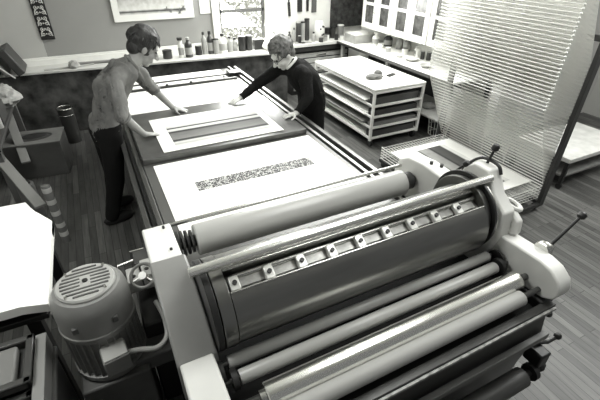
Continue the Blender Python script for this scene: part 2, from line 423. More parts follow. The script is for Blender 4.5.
# crumpled white paper lump and stick by the man's head
def lump(name, c, r, m_, label, cat, seed=0, amp=.25, seg=28, flat=True):
    mb = MB(); vs = mb.ball(c, r, seg, seg//2)
    rr = min(r) if isinstance(r, (tuple, list)) else r
    for v in vs:
        d = (v.co-V(c)); k = noise.noise(d.normalized()*2.2+V((seed, 0, 0)))+.5*noise.noise(d.normalized()*5+V((seed, 3, 0)))
        v.co = V(c)+d*(1+amp*k)
        if flat and v.co.z < c[2]-rr*.75: v.co.z = c[2]-rr*.75
    return tag(mb.build(name, m_), label, cat)
lump('crumpled_paper', (2.72, 6.3, BZ+.09), (.2, .12, .14), paper, 'big crumpled white paper heap at the end of the back bench', 'paper', 3)
mb = MB(); mb.cyl((2.62, 6.1, 1.2), (2.82, 6.2, 1.0), .008, n=8); 
stk = tag(mb.build('stirring_stick', dark), 'dark stick poking out of the white paper heap', 'stick')
lump('cloth_bundle', (2.35, 5.7, .112), (.17, .15, .22), mat('pale_sacking', .4, .9, var=.3, scale=12), 'pale cloth bundle on the floor behind the press beside the bench', 'bundle', 8)
# rods and bits lying at the left of the bench
mb = MB(); mb.cyl((-.25, 6.55, BZ+.02), (.5, 6.5, BZ+.02), .018, n=10)
tag(mb.build('rod', mat('rod_grey', .2, .6)), 'long grey rod lying on the left of the back bench', 'rod')
mb = MB(); mb.cyl((-.62, 6.4, BZ+.012), (.0, 6.48, BZ+.012), .011, n=10)
tag(mb.build('rod', mat('rod_pale', .45, .6)), 'thin pale rod lying beside the dark leaning portfolio', 'rod')
lump('rag', (-.25, 6.42, BZ+.04), (.07, .06, .055), ltg, 'small pale rag heaped on the left of the back bench', 'rag', 5)
# ------------------------------------------------------------------ tools hanging on the white wall, and corner clutter
def brush(x, z1, ln, w, label, lean=0, m_=dark):
    t = empty('hanging_brush', (x, YW-.02, z1), label, 'brush', 'dark tools hung on the white wall')
    rot = Matrix.Rotation(R(lean), 3, 'Y')
    boxo('blade', (x-w/2, x+w/2, YW-.03, YW-.005, z1, z1+ln), m_, t, .003, rot=rot, piv=(x, YW-.02, z1+ln))
    mb = MB(); mb.cyl((x, YW-.018, z1+ln-.01), (x, YW-.018, z1+ln+.14), .012, n=8); mb.build('handle', m_, t)
brush(3.21, 1.3, .22, .04, 'short thin dark tool hanging leftmost on the white wall', -4)
brush(3.42, 1.36, .4, .085, 'broad dark scraper hanging second from left on the white wall')
brush(3.57, 1.365, .4, .04, 'narrow dark tool hanging between the two broad scrapers')
brush(3.70, 1.335, .4, .09, 'grey scraper hanging nearest the dark mottled board', 0, mat('scraper_grey', .10, .5))
GC = 'ink tins and bottles on the plan chest'
cl = [(3.13, 6.6, .19, .035, 'bottle', midg, blk, 'dark bottle at the left end of the plan chest top'),
      (3.23, 6.62, .24, .03, 'bottle', ltg, midg, 'tall pale bottle second from the left on the plan chest'),
      (3.33, 6.66, .33, .045, 'tin', midg, ltg, 'very tall dark canister under the broad hanging scraper'),
      (3.43, 6.68, .32, .04, 'tin', ltg, blk, 'very tall pale canister beside the dark one'),
      (3.52, 6.7, .36, .045, 'tin', midg, blk, 'tallest dark canister left of the white round pot'),
      (3.58, 6.55, .16, .035, 'bottle', ltg, blk, 'small pale bottle in front of the tall canisters'),
      (3.86, 6.58, .10, .05, 'tin', white, blk, 'low white tin in front of the white round pot'),
      (3.95, 6.7, .18, .055, 'tin', dark, darkg, 'black tin right of the white round pot'),
      (4.05, 6.68, .19, .05, 'tin', darkg, dark, 'dark grey tin beneath the dark mottled board'),
      (4.20, 6.66, .22, .06, 'tin', mat('tin_mid', .22, .4), white, 'grey tin with white lid at the corner of the plan chest')]
for x, y, h, r, k, a, b, lb in cl:
    (bottle if k == 'bottle' else tin)('bottle' if k == 'bottle' else 'ink_tin', x, y, h, r, a, b, lb, 'bottle' if k == 'bottle' else 'tin', group=GC)
for x, y, h, r_, a, b_, lb in ((3.28, 6.5, .13, .028, blk, ltg, 'small black bottle in front of the tall pale bottle'),
      (3.68, 6.46, .07, .04, midg, blk, 'low dark tin on the front edge of the plan chest'), (3.80, 6.5, .09, .03, ltg, blk, 'little pale pot left of the low white tin'),
      (4.02, 6.5, .10, .035, blk, midg, 'little black tin before the two dark tins'), (4.14, 6.5, .07, .04, white, ltg, 'squat white pot before the grey tin with the white lid')):
    tin('ink_tin', x, y, h, r_, a, b_, lb, 'tin', group=GC)
po = empty('round_pot', (3.72, 6.62, BZ), 'white bulging pot with dark marks standing on the plan chest', 'pot')
mb = MB(); mb.lathe((3.72, 6.62, BZ), (0, 0, 1), [(.06, 0), (.09, .04), (.105, .14), (.10, .24), (.075, .3), (.06, .32)], 20); mb.build('body', white, po)
mb = MB()
for a, zz in ((-100, .2), (-75, .24), (-60, .23), (-80, .1), (-62, .11)):
    mb.ball((3.72+.1*math.cos(R(a)), 6.62+.1*math.sin(R(a)), BZ+zz), .016, 8, 6)
mb.build('dark_marks', dark, po)
mb = MB(); mb.box(3.18, 3.5, 6.46, 6.56, BZ, BZ+.012); tag(mb.build('ink_slab', mat('slab_grey', .3, .3), None, .002), 'thin grey slab on the front of the plan chest', 'slab')
mb = MB(); mb.box(3.3, 3.36, 6.44, 6.52, BZ+.012, BZ+.022); tag(mb.build('ink_knife', blk, None, .002), 'small black blade lying on the thin grey slab', 'knife')
# ------------------------------------------------------------------ things on the right counter
GR = 'jars and bowls on the right counter'
bx = empty('paper_carton', (4.35, 6.2, BZ), 'open light grey carton with white papers at the far end of the counter', 'carton')
boxo('body', (4.12, 4.55, 6.05, 6.38, BZ, BZ+.13), mat('carton_grey', .36, .7, var=.2), bx, .004); boxo('sheets', (4.14, 4.53, 6.07, 6.36, BZ+.13, BZ+.15), paper, bx, .002)
for x, y, h, r, k, a, b, lb in [
    (4.42, 5.86, .2, .06, 'bottle', white, white, 'white bottle beside the light grey carton'),
    (4.56, 5.70, .2, .075, 'bottle', dark, white, 'dark cone shaped flask against the counter wall'),
    (4.60, 5.44, .22, .055, 'bottle', mat('grey_jar', .28, .4), dark, 'grey jar with dark cap right of the dark flask'),
    (4.62, 5.28, .2, .06, 'bottle', mat('grey_jar', .28, .4), ltg, 'grey jar with pale cap next along the counter wall'),
    (4.35, 5.62, .08, .05, 'tin', white, ltg, 'low white pot in front of the dark flask'),
    (4.3, 5.35, .07, .04, 'tin', ltg, white, 'low pale pot in front of the grey jars'),
    (4.45, 5.12, .09, .045, 'tin', white, dark, 'white pot with dark lid, middle of the counter'),
    (4.58, 5.0, .13, .035, 'bottle', white, white, 'small white bottle under the middle wall cabinet'),
    (4.50, 4.86, .12, .04, 'tin', white, white, 'white pot left of the pair of dark pots'),
    (4.48, 4.74, .12, .03, 'tin', darkg, ltg, 'left one of the pair of dark pots on the counter'),
    (4.52, 4.65, .12, .035, 'tin', midg, ltg, 'right one of the pair of dark pots on the counter'),
    (4.58, 4.50, .11, .04, 'tin', white, ltg, 'white pot right of the pair of dark pots')]:
    (bottle if k == 'bottle' else tin)('bottle' if k == 'bottle' else 'pot', x, y, h, r, a, b, lb, 'bottle' if k == 'bottle' else 'pot', group=GR, neck=.45) if k == 'bottle' else tin('pot', x, y, h, r, a, b, lb, 'pot', group=GR)
def bowl(x, y, r, h, m_, label):
    mb = MB(); mb.lathe((x, y, BZ), (0, 0, 1), [(r*.5, 0), (r*.85, h*.5), (r, h), (r*.93, h), (r*.75, h*.5), (r*.4, h*.2)], 20)
    tag(mb.build('bowl', m_), label, 'bowl', GR)
bowl(4.28, 4.75, .11, .035, mat('bowl_grey', .5, .5), 'wide shallow pale bowl on the counter before the dark pots')
bowl(4.2, 4.35, .085, .04, mat('bowl_mid', .34, .5), 'grey bowl near the drying rack end of the counter')
bowl(4.25, 5.0, .06, .03, mat('bowl_grey', .5, .5), 'small pale bowl left of the wide shallow bowl')
tg = MB(); tg.box(4.735, 4.748, 5.04, 5.09, 1.02, 1.08); tag(tg.build('wall_socket', dark, None, .003), 'dark socket on the wall above the counter', 'socket')
# under the counter
bk = empty('basket', (4.32, 4.0, 0), 'grey wire basket on the floor under the counter by the trolley', 'basket')
mb = MB(); n_ = 16
for i in range(n_):
    a = 2*math.pi*i/n_; mb.cyl((4.32+.13*math.cos(a), 4.0+.13*math.sin(a), .01), (4.32+.16*math.cos(a), 4.0+.16*math.sin(a), .25), .004, n=6)
mb.build('wires', wire, bk)
mb = MB(); mb.torus((4.32, 4.0, .25), (0, 0, 1), .16, .007); mb.torus((4.32, 4.0, .13), (0, 0, 1), .145, .005); mb.torus((4.32, 4.0, .01), (0, 0, 1), .13, .005); mb.build('rim', wire, bk)
lump('rag', (4.3, 4.25, .365), (.1, .1, .05), mat('rag_mid', .3, .9), 'crumpled grey rag on the shelf under the counter', 'rag', 9)

# ------------------------------------------------------------------ trolley of boards
tx0, tx1, ty0, ty1 = 3.13, 3.94, 4.05, 5.62
tr = empty('flat_file_trolley', ((tx0+tx1)/2, (ty0+ty1)/2, 0), 'white framed trolley with open shelves of large boards on casters', 'trolley')
boxo('top_board', (tx0-.02, tx1+.02, ty0-.02, ty1+.02, .79, .815), white, tr, .004)
tf = MB()
for x in (tx0, tx1):
    for y in (ty0, ty1): tf.box(x-.017, x+.017, y-.017, y+.017, .1, .79)
SH = [.12, .27, .42, .57]
for z in SH+[.75]:
    tf.box(tx0, tx1, ty0-.012, ty0+.012, z, z+.03); tf.box(tx0, tx1, ty1-.012, ty1+.012, z, z+.03)
    tf.box(tx0-.012, tx0+.012, ty0, ty1, z, z+.03); tf.box(tx1-.012, tx1+.012, ty0, ty1, z, z+.03)
tf.build('frame', white, tr, .003)
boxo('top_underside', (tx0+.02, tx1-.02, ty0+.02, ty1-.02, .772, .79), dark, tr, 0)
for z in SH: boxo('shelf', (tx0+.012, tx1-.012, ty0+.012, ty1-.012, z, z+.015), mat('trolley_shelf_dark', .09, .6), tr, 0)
for x in (tx0+.03, tx1-.03):
    for y in (ty0+.03, ty1-.03):
        mb = MB(); mb.cyl((x-.015, y+.01, .048), (x+.015, y+.01, .048), .047, n=18); mb.box(x-.02, x+.02, y-.015, y+.015, .08, .12)
        mb.build('caster', dark, tr)
for z, a, b, n_, mm, lb in [(.585, .0, .06, 3, paper, 'thick bundle of white paper hanging out on the trolley\'s top shelf'),
                    (.435, -.03, .0, 2, paper, 'white boards on the trolley\'s second shelf down'),
                    (.285, .02, .05, 3, mat('board_grey', .3, .7, var=.15), 'grey boards on the trolley\'s third shelf down'),
                    (.135, -.05, .04, 2, paper, 'white boards on the trolley\'s bottom shelf')]:
    mb = MB()
    zz = z+.002
    for k in range(n_):
        dx = rnd.uniform(0, .05); dy = rnd.uniform(-.05, .05)
        mb.box(tx0-.04+dx+.03*(k % 2), tx1-.1+dx, ty0+.16+dy, ty1-.05+dy/3, zz, zz+.014); zz += .016
    tag(mb.build('board_stack', mm, None, .003), lb, 'boards', 'boards stored on the trolley shelves')
for z, h_, v_, lb in ((.587, .10, .06, 'dark flat box filling the front of the trolley\'s top shelf'), (.437, .08, .04, 'black flat box filling the front of the trolley\'s second shelf'),
                 (.287, .06, .16, 'grey flat box filling the front of the trolley\'s third shelf'), (.137, .09, .05, 'dark flat box filling the front of the trolley\'s bottom shelf')):
    tag(boxo('flat_box', (tx0+.03, tx1-.04, ty0+.02, ty0+.14, z, z+h_), mat('flat_box_%d' % int(v_*100), v_, .6, var=.15), None, .004), lb, 'box', 'flat boxes on the trolley shelves')
# grey lump (wrapped bundle) and ruler on top
st = empty('wrapped_bundle', (3.42, 4.47, .815), 'grey two humped bundle lying on the white trolley top', 'bundle')
mb = MB()
for c, r in (((3.37, 4.46, .845), (.1, .075, .036)), ((3.49, 4.5, .86), (.06, .06, .05)), ((3.43, 4.43, .845), (.09, .06, .032))):
    vs = mb.ball(c, r, 20, 12)
    for v in vs: v.co += (v.co-V(c))*.2*noise.noise(v.co*14)
mb.build('bundle_body', mat('bundle_grey', .13, .8, var=.3, scale=20), st)
boxo('squeegee_', (3.62, 3.78, 4.44, 4.50, .815, .835), dark, None, .003, rot=Matrix.Rotation(R(22), 3, 'Z')).name = 'scraper'
tag(bpy.data.objects['scraper'], 'small black scraper lying on the trolley top', 'scraper')
rl = boxo('ruler', (3.5, 3.95, 4.35, 4.385, .815, .819), mat('ruler_grey', .3, .4), None, .001, rot=Matrix.Rotation(R(15), 3, 'Z')); tag(rl, 'thin grey ruler lying slantwise on the trolley top', 'ruler')

# ------------------------------------------------------------------ drying rack
RX, RY0, RY1 = 3.86, 2.03, 3.5
rk = empty('drying_rack', (RX, (RY0+RY1)/2, 0), 'tall wire print drying rack with its trays swung up', 'drying rack')
mb = MB()
for y in (RY0-.04, RY1+.04):
    mb.box(RX-.03, RX+.04, y-.02, y+.02, .06, 1.75)
    mb.box(RX-.93, RX+.04, y-.018, y+.018, .06, .1)
mb.box(RX-.93, RX-.89, RY0-.05, RY1+.05, .06, .1); mb.box(RX, RX+.04, RY0-.05, RY1+.05, .06, .1)
mb.box(RX, RX+.04, RY0-.05, RY1+.05, 1.7, 1.75)
mb.build('frame', wired, rk, .003)
for x in (RX-.9, RX):
    for y in (RY0, RY1):
        mb = MB(); mb.cyl((x-.012, y, .035), (x+.012, y, .035), .034, n=14); mb.build('caster', dark, rk)
def tray_mesh():
    mb = MB(); L = .95; Y0, Y1 = RY0, RY1
    n_ = 22
    for i in range(n_+1):
        x = -L*i/n_; r_ = .0056 if i in (0, n_) else .0019
        mb.cyl((x, Y0, 0), (x, Y1, 0), r_, n=5)
    for k in range(4):
        y = Y0+(Y1-Y0)*k/3; mb.cyl((0, y, -.004), (-L, y, -.004), 0.003 if k in (0, 3) else .0022, n=5)
    for y in (Y0, Y1): mb.ball((-L, y, 0), .0105, 8, 5)
    return mb
base_tray = tray_mesh().build('tray', wire)
yc = (RY0+RY1)/2
for v in base_tray.data.vertices: v.co.y -= yc
base_tray.parent = rk
def put_tray(z, ang, first=False):
    o = base_tray if first else base_tray.copy()
    if not first: COL.objects.link(o); o.parent = rk
    o.location = (0, 0, z); o.rotation_euler = (0, R(ang), 0)
for i, z in enumerate((.14, .175, .21, .245, .28)): put_tray(z, 0, i == 0)
for i in range(39): put_tray(.31+i*.032, 64+i*.06)
# matted print on the lowest open tray
def matted(name, x0, x1, y0, y1, z, label, mw, stops, vmin, vmax):
    t = empty(name, ((x0+x1)/2, (y0+y1)/2, z), label, 'print')
    boxo('mount', (x0, x1, y0, y1, z, z+.008), paper, t, .001)
    return t
mp_ = matted('mounted_print', 2.9, 3.82, 2.13, 3.33, .287, 'white mounted landscape print lying in the bottom tray of the drying rack', .1, None, 0, 0)
rb = ramp_mat('landscape_bands', 0, [(0, .8), (.22, .75), (.26, .02), (.3, .3), (.5, .25), (.54, .01), (.6, .07), (.82, .05), (.86, .7), (1, .7)], -.3, .3, .35, 12)
boxo('print_image', (3.03, 3.63, 2.25, 3.22, .2955, .297), rb, mp_, 0)
# pale boards leaning behind the rack
b1 = boxo('leaning_board', (0, .03, 0, .5, 0, .9), mat('board_grey_pale', .4, .7, var=.1), None, .003)
b1.location = (4.12, 3.02, .0); b1.rotation_euler = (0, R(-12), R(4)); tag(b1, 'pale grey board standing behind the drying rack near the counter end', 'board')
# low cart on the right
cr = empty('low_cart', (4.9, 2.35, 0), 'low pale cart with dark frame on casters right of the drying rack', 'cart')
boxo('deck', (4.45, 5.6, 2.15, 2.85, .34, .39), mat('deck_pale', .55, .6, var=.15), cr, .004)
boxo('lower_deck', (4.47, 5.58, 2.17, 2.83, .15, .18), mat('deck_mid', .2, .6, var=.2), cr, .004)
for x in (4.48, 5.57):
    for y in (2.18, 2.82): boxo('leg', (x-.02, x+.02, y-.02, y+.02, .07, .34), dark, cr, .003)
for x in (4.48, 5.57):
    for y in (2.18, 2.82):
        mb = MB(); mb.cyl((x-.013, y, .035), (x+.013, y, .035), .035, n=14); mb.build('caster', dark, cr)

# ------------------------------------------------------------------ THE PRESS
PX0, PX1 = .02, 1.87
P = empty('proof_press', (.95, 2.2, 0), 'large offset proofing press with long bed, cylinder and rollers', 'printing press')
# bed
boxo('bed', (.09, 1.74, 2.1, 5.7, .62, .84), dark, P, .004)
boxo('bed_surface', (.16, 1.70, 1.5, 5.68, .84, .85), mat('bed_top_grey', .12, .35, metal=.4), P, .002)
for x in (.2, 1.5):
    for y in (3.2, 4.3, 5.3): boxo('bed_leg', (x, x+.12, y, y+.25, 0, .62), dark, P, .01)
mb = MB(); mb.box(1.715, 1.745, 1.5, 5.72, .80, .868); mb.build('rail', mat('rail_steel', .3, .3, metal=.8), P, .003)
mb = MB(); mb.box(1.80, 1.84, 1.5, 5.72, .78, .862); mb.build('rail', mat('rail_steel2', .16, .3, metal=.8), P, .003)
boxo('rail_channel', (1.745, 1.80, 1.5, 5.72, .76, .80), dark, P, .002)
mb = MB(); mb.box(.115, .15, 1.5, 5.72, .80, .866); mb.build('rail', mat('rail_steel_dark', .12, .35, metal=.8), P, .003)
mb = MB(); mb.box(.04, .075, 1.5, 5.6, .76, .83); mb.build('rail', mat('rail_steel_dark', .12, .35, metal=.8), P, .003)
# dark plate on the bed
boxo('bed_plate', (.165, 1.66, 3.13, 4.22, .852, .90), platemat, P, .004)
mb = MB(); mb.box(.18, 1.66, 5.14, 5.17, .85, .872); mb.box(.2, 1.66, 5.36, 5.385, .85, .866); mb.build('gripper_bar', mat('gripper_bar_grey', .14, .35, metal=.6), P, .002)
for x, y in ((1.05, 5.15), (.75, 5.15), (1.5, 5.2)):
    mb = MB(); mb.cyl((x, y, .87), (x, y, .89), .015, n=12); mb.build('stud', dark, P)
boxo('end_stop', (1.60, 1.76, 5.25, 5.42, .85, .90), dark, P, .004)
# base under the cylinder
mb = MB(); mb.prism([(.74, 0), (.72, .3), (.68, .62), (.70, .76), (2.1, .76), (2.15, .0)], 0, .1, 1.84); mb.build('base', mat('base_dark_enamel', .035, .35), P, .004)
boxo('front_beam', (.14, 1.82, .668, .71, .78, .85), darkg, P, .004)
boxo('front_strip', (.16, 1.81, .655, .668, .825, .84), mat('strip_worn', .28, .4, var=.6, scale=30), P, .002)
boxo('catch_tray', (.17, 1.80, .70, 1.5, .76, .80), mat('tray_black', .008, .7), P, .002)
boxo('lower_strip', (.12, 1.84, .64, .672, .60, .64), mat('lower_strip_grey', .12, .4), P, .004)
# cylinder with gap
YC, ZC, RC = 1.23, 1.09, .195
YR, ZR, RR = 1.265, 1.115, .21
def ring(r_, a): return (YC-r_*math.cos(R(a)), ZC+r_*math.sin(R(a)))
def cylpoly(ga, gb, depth, n=64):
    pts = []
    a = gb
    while a <= ga+360-.01: pts.append(ring(RC, a)); a += (360-(gb-ga))/n
    pts.append(ring(RC, ga+360)); pts.append(ring(RC-depth, ga+2)); pts.append(ring(RC-depth*1.1, (ga+gb)/2)); pts.append(ring(RC-depth, gb-2))
    return pts
mb = MB(); mb.prism(cylpoly(51, 80, .038), 0, .262, 1.645); cyl = mb.build('impression_cylinder', cylmat, P)
for a, b, yy_, zz_, rr_ in ((.205, .258, YC, ZC, RC+.004), (1.65, 1.68, YR, ZR, RR-.005)):
    mb = MB(); mb.cyl((a, yy_, zz_), (b, yy_, zz_), rr_, n=72); mb.build('bearer_ring', cylring, P, .002)
mb = MB(); mb.cyl((1.685, YR, ZR), (1.702, YR, ZR), .228, n=72); mb.build('gear_guard', dark, P, .003)
mb = MB(); mb.cyl((1.705, YR, ZR), (1.718, YR, ZR), .220, n=72); mb.build('gear_rim', steel, P, .003)
mb = MB(); mb.cyl((.172, YC, ZC), (.20, YC, ZC), .20, n=60); mb.build('gear_guard', dark, P, .003)
rotg = Matrix.Rotation(R(0), 3, 'X')
def on_cyl(x, a, rr): y, z = ring(rr, a); return V((x, y, z))
# lips of the gap
for a in (50.6, 80.4):
    c = on_cyl(0, a, RC+.001); mb = MB(); mb.cyl((.262, c.y, c.z), (1.645, c.y, c.z), .005, n=10); mb.build('gap_lip', steel, cyl)
c = on_cyl(0, 73, RC-.030); mb = MB(); mb.cyl((.30, c.y, c.z), (1.64, c.y, c.z), .012, n=12); mb.build('clamp_bar', steel, cyl)
cpos = [.29, .44, .59, .74, .89, 1.04, 1.19, 1.34, 1.49, 1.62][:9]
for x in cpos:
    q = Matrix.Rotation(R(-(90-46)), 3, 'X')   # local z points outwards at 46 deg
    cc = on_cyl(x, 61, RC-.014)
    mb = MB(); mb.box(cc.x-.021, cc.x+.021, cc.y-.031, cc.y+.031, cc.z-.014, cc.z+.012, rot=Matrix.Rotation(R(29), 3, 'X'), piv=cc)
    k = mb.build('clamp', chrome if False else mat('clamp_pale_steel', .7, .3, metal=.5), cyl, .005)
    mb = MB(); c2 = on_cyl(x, 61, RC-.002); c3 = on_cyl(x, 61, RC+.008); mb.cyl(c2, c3, .010, n=10); mb.build('bolt', dark, k)
c = on_cyl(0, 66, RC-.036); mb = MB(); mb.box(.30, 1.62, c.y-.03, c.y+.03, c.z-.003, c.z+.003, rot=Matrix.Rotation(R(24), 3, 'X'), piv=(.96, c.y, c.z)); mb.build('gap_plate', mat('gap_plate_grey', .4, .4, metal=.5, var=.3, scale=12), cyl)
# guard rod over the cylinder
mb = MB(); mb.cyl((.13, 1.185, 1.335), (1.745, 1.185, 1.345), .021, n=28); mb.build('guard_rod', mat('rod_bright_steel', .8, .22, metal=.9), P)
boxo('wiper_bar', (.26, 1.70, 1.20, 1.222, 1.30, 1.312), darkg, P, .002)
# rear blanket roller with bearing
RYC, RZC = 1.76, 1.035
mb = MB(); mb.lathe((.262, RYC, RZC), (1, 0, 0), [(.082, 0), (.087, .006), (.087, 1.395), (.082, 1.40)], 48); mb.build('blanket_roller', rublit, P)
mb = MB(); mb.cyl((.12, RYC, RZC), (1.8, RYC, RZC), .032, n=20); mb.build('roller_shaft', dark, P)
for k in range(4):
    mb = MB(); mb.cyl((.165+k*.024, RYC, RZC), (.177+k*.024, RYC, RZC), .075-.004*k, n=32); mb.build('bearing_ring', dark if k % 2 == 0 else darkg, P)
mb = MB(); mb.cyl((1.675, RYC, RZC), (1.735, RYC, RZC), .06, n=28); mb.build('bearing_ring', dark, P)
mb = MB(); mb.cyl((.1, 1.90, 1.075), (1.78, 1.90, 1.075), .012, n=14); mb.build('tie_rod', steel, P)
boxo('delivery_bar', (.22, 1.74, 1.60, 1.64, .94, .96), darkg, P, .004)
boxo('delivery_bar', (.2, 1.74, 1.50, 1.53, 1.03, 1.045), steel, P, .003)
# front rollers
mb = MB(); mb.lathe((.20, 1.035, .93), (1, 0, 0), [(.026, 0), (.029, .004), (.029, 1.50), (.026, 1.504)], 32); mb.build('ink_roller', rubg, P)
mb = MB(); mb.lathe((.22, .955, .925), (1, 0, 0), [(.028, 0), (.031, .004), (.031, 1.45), (.028, 1.454)], 32); mb.build('ink_roller', rubg, P)
mb = MB(); mb.lathe((.285, .835, .925), (1, 0, 0), [(.047, 0), (.052, .004), (.052, 1.40), (.047, 1.404)], 48); mb.build('chrome_roller', chrome, P)
mb = MB(); mb.lathe((.33, .752, .905), (1, 0, 0), [(.034, 0), (.038, .004), (.038, 1.30), (.034, 1.304)], 48); mb.build('damping_roller', rub, P)
for y, z, r_ in ((1.035, .93, .012), (.955, .925, .013), (.835, .925, .018), (.752, .905, .015)):
    mb = MB(); mb.cyl((.14, y, z), (1.79, y, z), r_, n=14); mb.build('roller_shaft', darkg, P)
for x in (.20, 1.70):
    mb = MB(); mb.cyl((x-.012, .955, .925), (x+.012, .955, .925), .044, n=24); mb.cyl((x+(.03 if x > 1 else -.03), 1.0, .93), (x+(.045 if x > 1 else -.045), 1.0, .93), .05, n=24); mb.build('roller_bearing', dark, P)
mb = MB(); mb.cyl((.262, .835, .925), (.284, .835, .925), .03, n=20); mb.cyl((.31, .752, .905), (.329, .752, .905), .024, n=20); mb.build('roller_bearing', steel, P)
# side frames: right
AR = [(1.15, .86), (1.15, 1.03), (1.13, 1.05), (.80, 1.06), (.735, 1.045), (.68, 1.005), (.66, .95), (.672, .90), (.72, .87), (.80, .86)]
TW = [(1.42, .80), (1.43, 1.15), (1.36, 1.33), (1.30, 1.385), (1.20, 1.385), (1.165, 1.33), (1.13, 1.27), (1.04, 1.2), (1.03, 1.05), (1.10, .80)]
BA = [(1.97, .86), (1.96, 1.04), (1.92, 1.12), (1.84, 1.165), (1.7, 1.18), (1.40, 1.16), (1.40, .86)]
mb = MB(); mb.prism(AR, 0, 1.765, 1.865); arm_r = mb.build('front_arm', castw, P, .010, seg=3)
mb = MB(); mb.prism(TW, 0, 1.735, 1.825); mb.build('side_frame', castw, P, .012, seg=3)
mb = MB(); mb.prism(BA, 0, 1.765, 1.885); mb.build('rear_arm', castw, P, .012, seg=3)
boxo('maker_plate', (1.775, 1.855, 1.075, 1.112, 1.048, 1.056), dark, arm_r, 0)
boxo('plate_face', (1.782, 1.848, 1.082, 1.105, 1.055, 1.058), castw, arm_r, 0)
boxo('lower_frame', (1.75, 1.85, .70, 2.1, .74, .86), dark, P, .01)
boxo('lower_frame', (.04, .14, .70, 2.1, .60, .86), dark, P, .01)
# hook bracket on the outer right
mb = MB()
out = [(1.17+.0, 1.19), (1.20, 1.14), (1.15, 1.06), (1.05, 1.03), (.99, 1.07), (1.0, 1.15), (1.07, 1.2)]
mb.prism(out, 0, 1.815, 1.86); mb.build('bracket', castw, P, .012, seg=3)
mb = MB(); mb.torus((1.875, 1.10, 1.19), (.35, -.2, 1), .048, .014); mb.build('bracket_ring', castw, P)
mb = MB(); mb.cyl((1.870, 1.103, 1.175), (1.8735, 1.101, 1.185), .040, n=20); mb.build('bracket_hole', dark, P)
# left casting: rear box, sloping tower with its shade in the colour, front arm
BL = [(1.90, .82), (1.86, 1.12), (1.53, 1.13), (1.5, .82)]
TL = [(1.54, .82), (1.54, 1.135), (1.46, 1.16), (1.20, 1.10), (1.04, 1.02), (1.02, .82)]
AL = [(1.06, .82), (1.06, 1.005), (.80, 1.02), (.70, 1.0), (.64, .93), (.66, .82)]
mb = MB(); mb.prism(BL, 0, .012, .16); mb.build('rear_arm', castw, P, .010, seg=3)
mb = MB(); mb.prism([(1.56, .80), (1.56, 1.13), (1.50, 1.175), (1.40, 1.17), (1.20, 1.085), (1.05, 1.0), (1.03, .80)], 0, .005, .168); mb.build('side_frame', cast_shade, P, .010, seg=3)
mb = MB(); mb.prism(AL, 0, .015, .15); al = mb.build('front_arm', castw, P, .010, seg=3)
for y in (1.62, 1.82):
    mb = MB(); mb.cyl((.12, y, 1.12), (.12, y, 1.136), .007, n=8); mb.build('screw', dark, P)
# levers and knobs on the right
def lever(a, b, r_, knob, name='lever', kr=.02, col=None):
    mb = MB(); mb.cyl(a, b, r_, r_*.8, n=10); l = mb.build(name, col or dark, P)
    if knob:
        d = (V(b)-V(a)).normalized(); mb = MB(); mb.lathe(V(b)-d*.01, d, [(kr*.5, 0), (kr, .01), (kr, .03), (kr*.6, .04)], 14); mb.build('lever_knob', dark, l)
    return l
lever((1.80, 1.27, 1.38), (1.80, 1.25, 1.475), .008, True, kr=.020)
lever((1.74, 1.50, 1.16), (1.74, 1.36, 1.345), .009, True, kr=.017)
lever((1.92, .86, 1.05), (2.08, .85, 1.20), .010, True, kr=.022)
mb = MB(); mb.lathe((1.855, .86, 1.05), (1, 0, 0), [(.04, 0), (.045, .01), (.045, .03), (.03, .035), (.03, .06), (.02, .075)], 24); mb.build('lever_collar', steel, P)
mb = MB(); mb.tube(smooth_path([(1.755, 1.42, 1.16), (1.77, 1.38, 1.31), (1.79, 1.33, 1.385), (1.80, 1.28, 1.405), (1.80, 1.20, 1.40), (1.80, 1.17, 1.36)]), .009, 8); mb.build('ink_hose', dark, P)
for c in ((1.80, 1.66, 1.19), (1.83, 1.60, 1.19)):
    mb = MB(); mb.cyl(c, V(c)+V((0, 0, .02)), .012, n=10); mb.build('oil_cap', darkg, P)
# lower roller and fittings at the bottom
mb = MB(); mb.lathe((.3, .62, .36), (1, 0, 0), [(.05, 0), (.055, .004), (.055, 1.42), (.05, 1.424)], 32); mb.build('lower_roller', mat('lower_roller_dark', .055, .45), P)
mb = MB(); mb.cyl((1.7, .62, .36), (1.90, .62, .36), .02, n=12); mb.cyl((1.78, .62, .36), (1.81, .62, .36), .05, n=16); mb.ball((1.87, .62, .36), .03, 10, 8); mb.build('roller_bracket', dark, P)
mb = MB(); mb.tube([(1.84, .68, .52), (1.92, .66, .50), (1.98, .65, .53)], .012, 8); mb.ball((1.98, .65, .53), .022, 10, 6); mb.build('pedal', dark, P)
boxo('foot_bracket', (1.80, 1.88, .60, .70, .40, .50), dark, P, .01)
mb = MB(); mb.ball((1.87, .70, .72), .02, 10, 6); mb.build('drain_knob', dark, P)
# left handwheel and brackets
hw = V((-.035, 1.66, .985)); ax = V((-.25, -.55, .8)).normalized()
mb = MB(); mb.torus(hw, ax, .060, .009); hwo = mb.build('handwheel', mat('wheel_rim', .22, .35, metal=.5), P)
mb = MB(); mb.cyl(hw-ax*.02, hw+ax*.012, .02, n=14)
sd = ax.orthogonal().normalized()
for k in range(3):
    d = sd.copy(); d.rotate(Matrix.Rotation(R(120*k+20), 3, ax)); mb.cyl(hw, hw+d*.056, .005, n=8)
mb.build('wheel_hub', mat('hub_pale', .6, .35, metal=.3), hwo)
mb = MB(); mb.cyl(hw-ax*.12, hw-ax*.02, .013, n=10); mb.build('wheel_shaft', steel, P)
boxo('valve_block', (-.12, -.05, 1.78, 1.90, .78, .86), mat('valve_pale', .35, .4), P, .004)
boxo('valve_block', (-.04, .015, 1.78, 1.92, .78, .88), mat('valve_pale', .35, .4), P, .004)
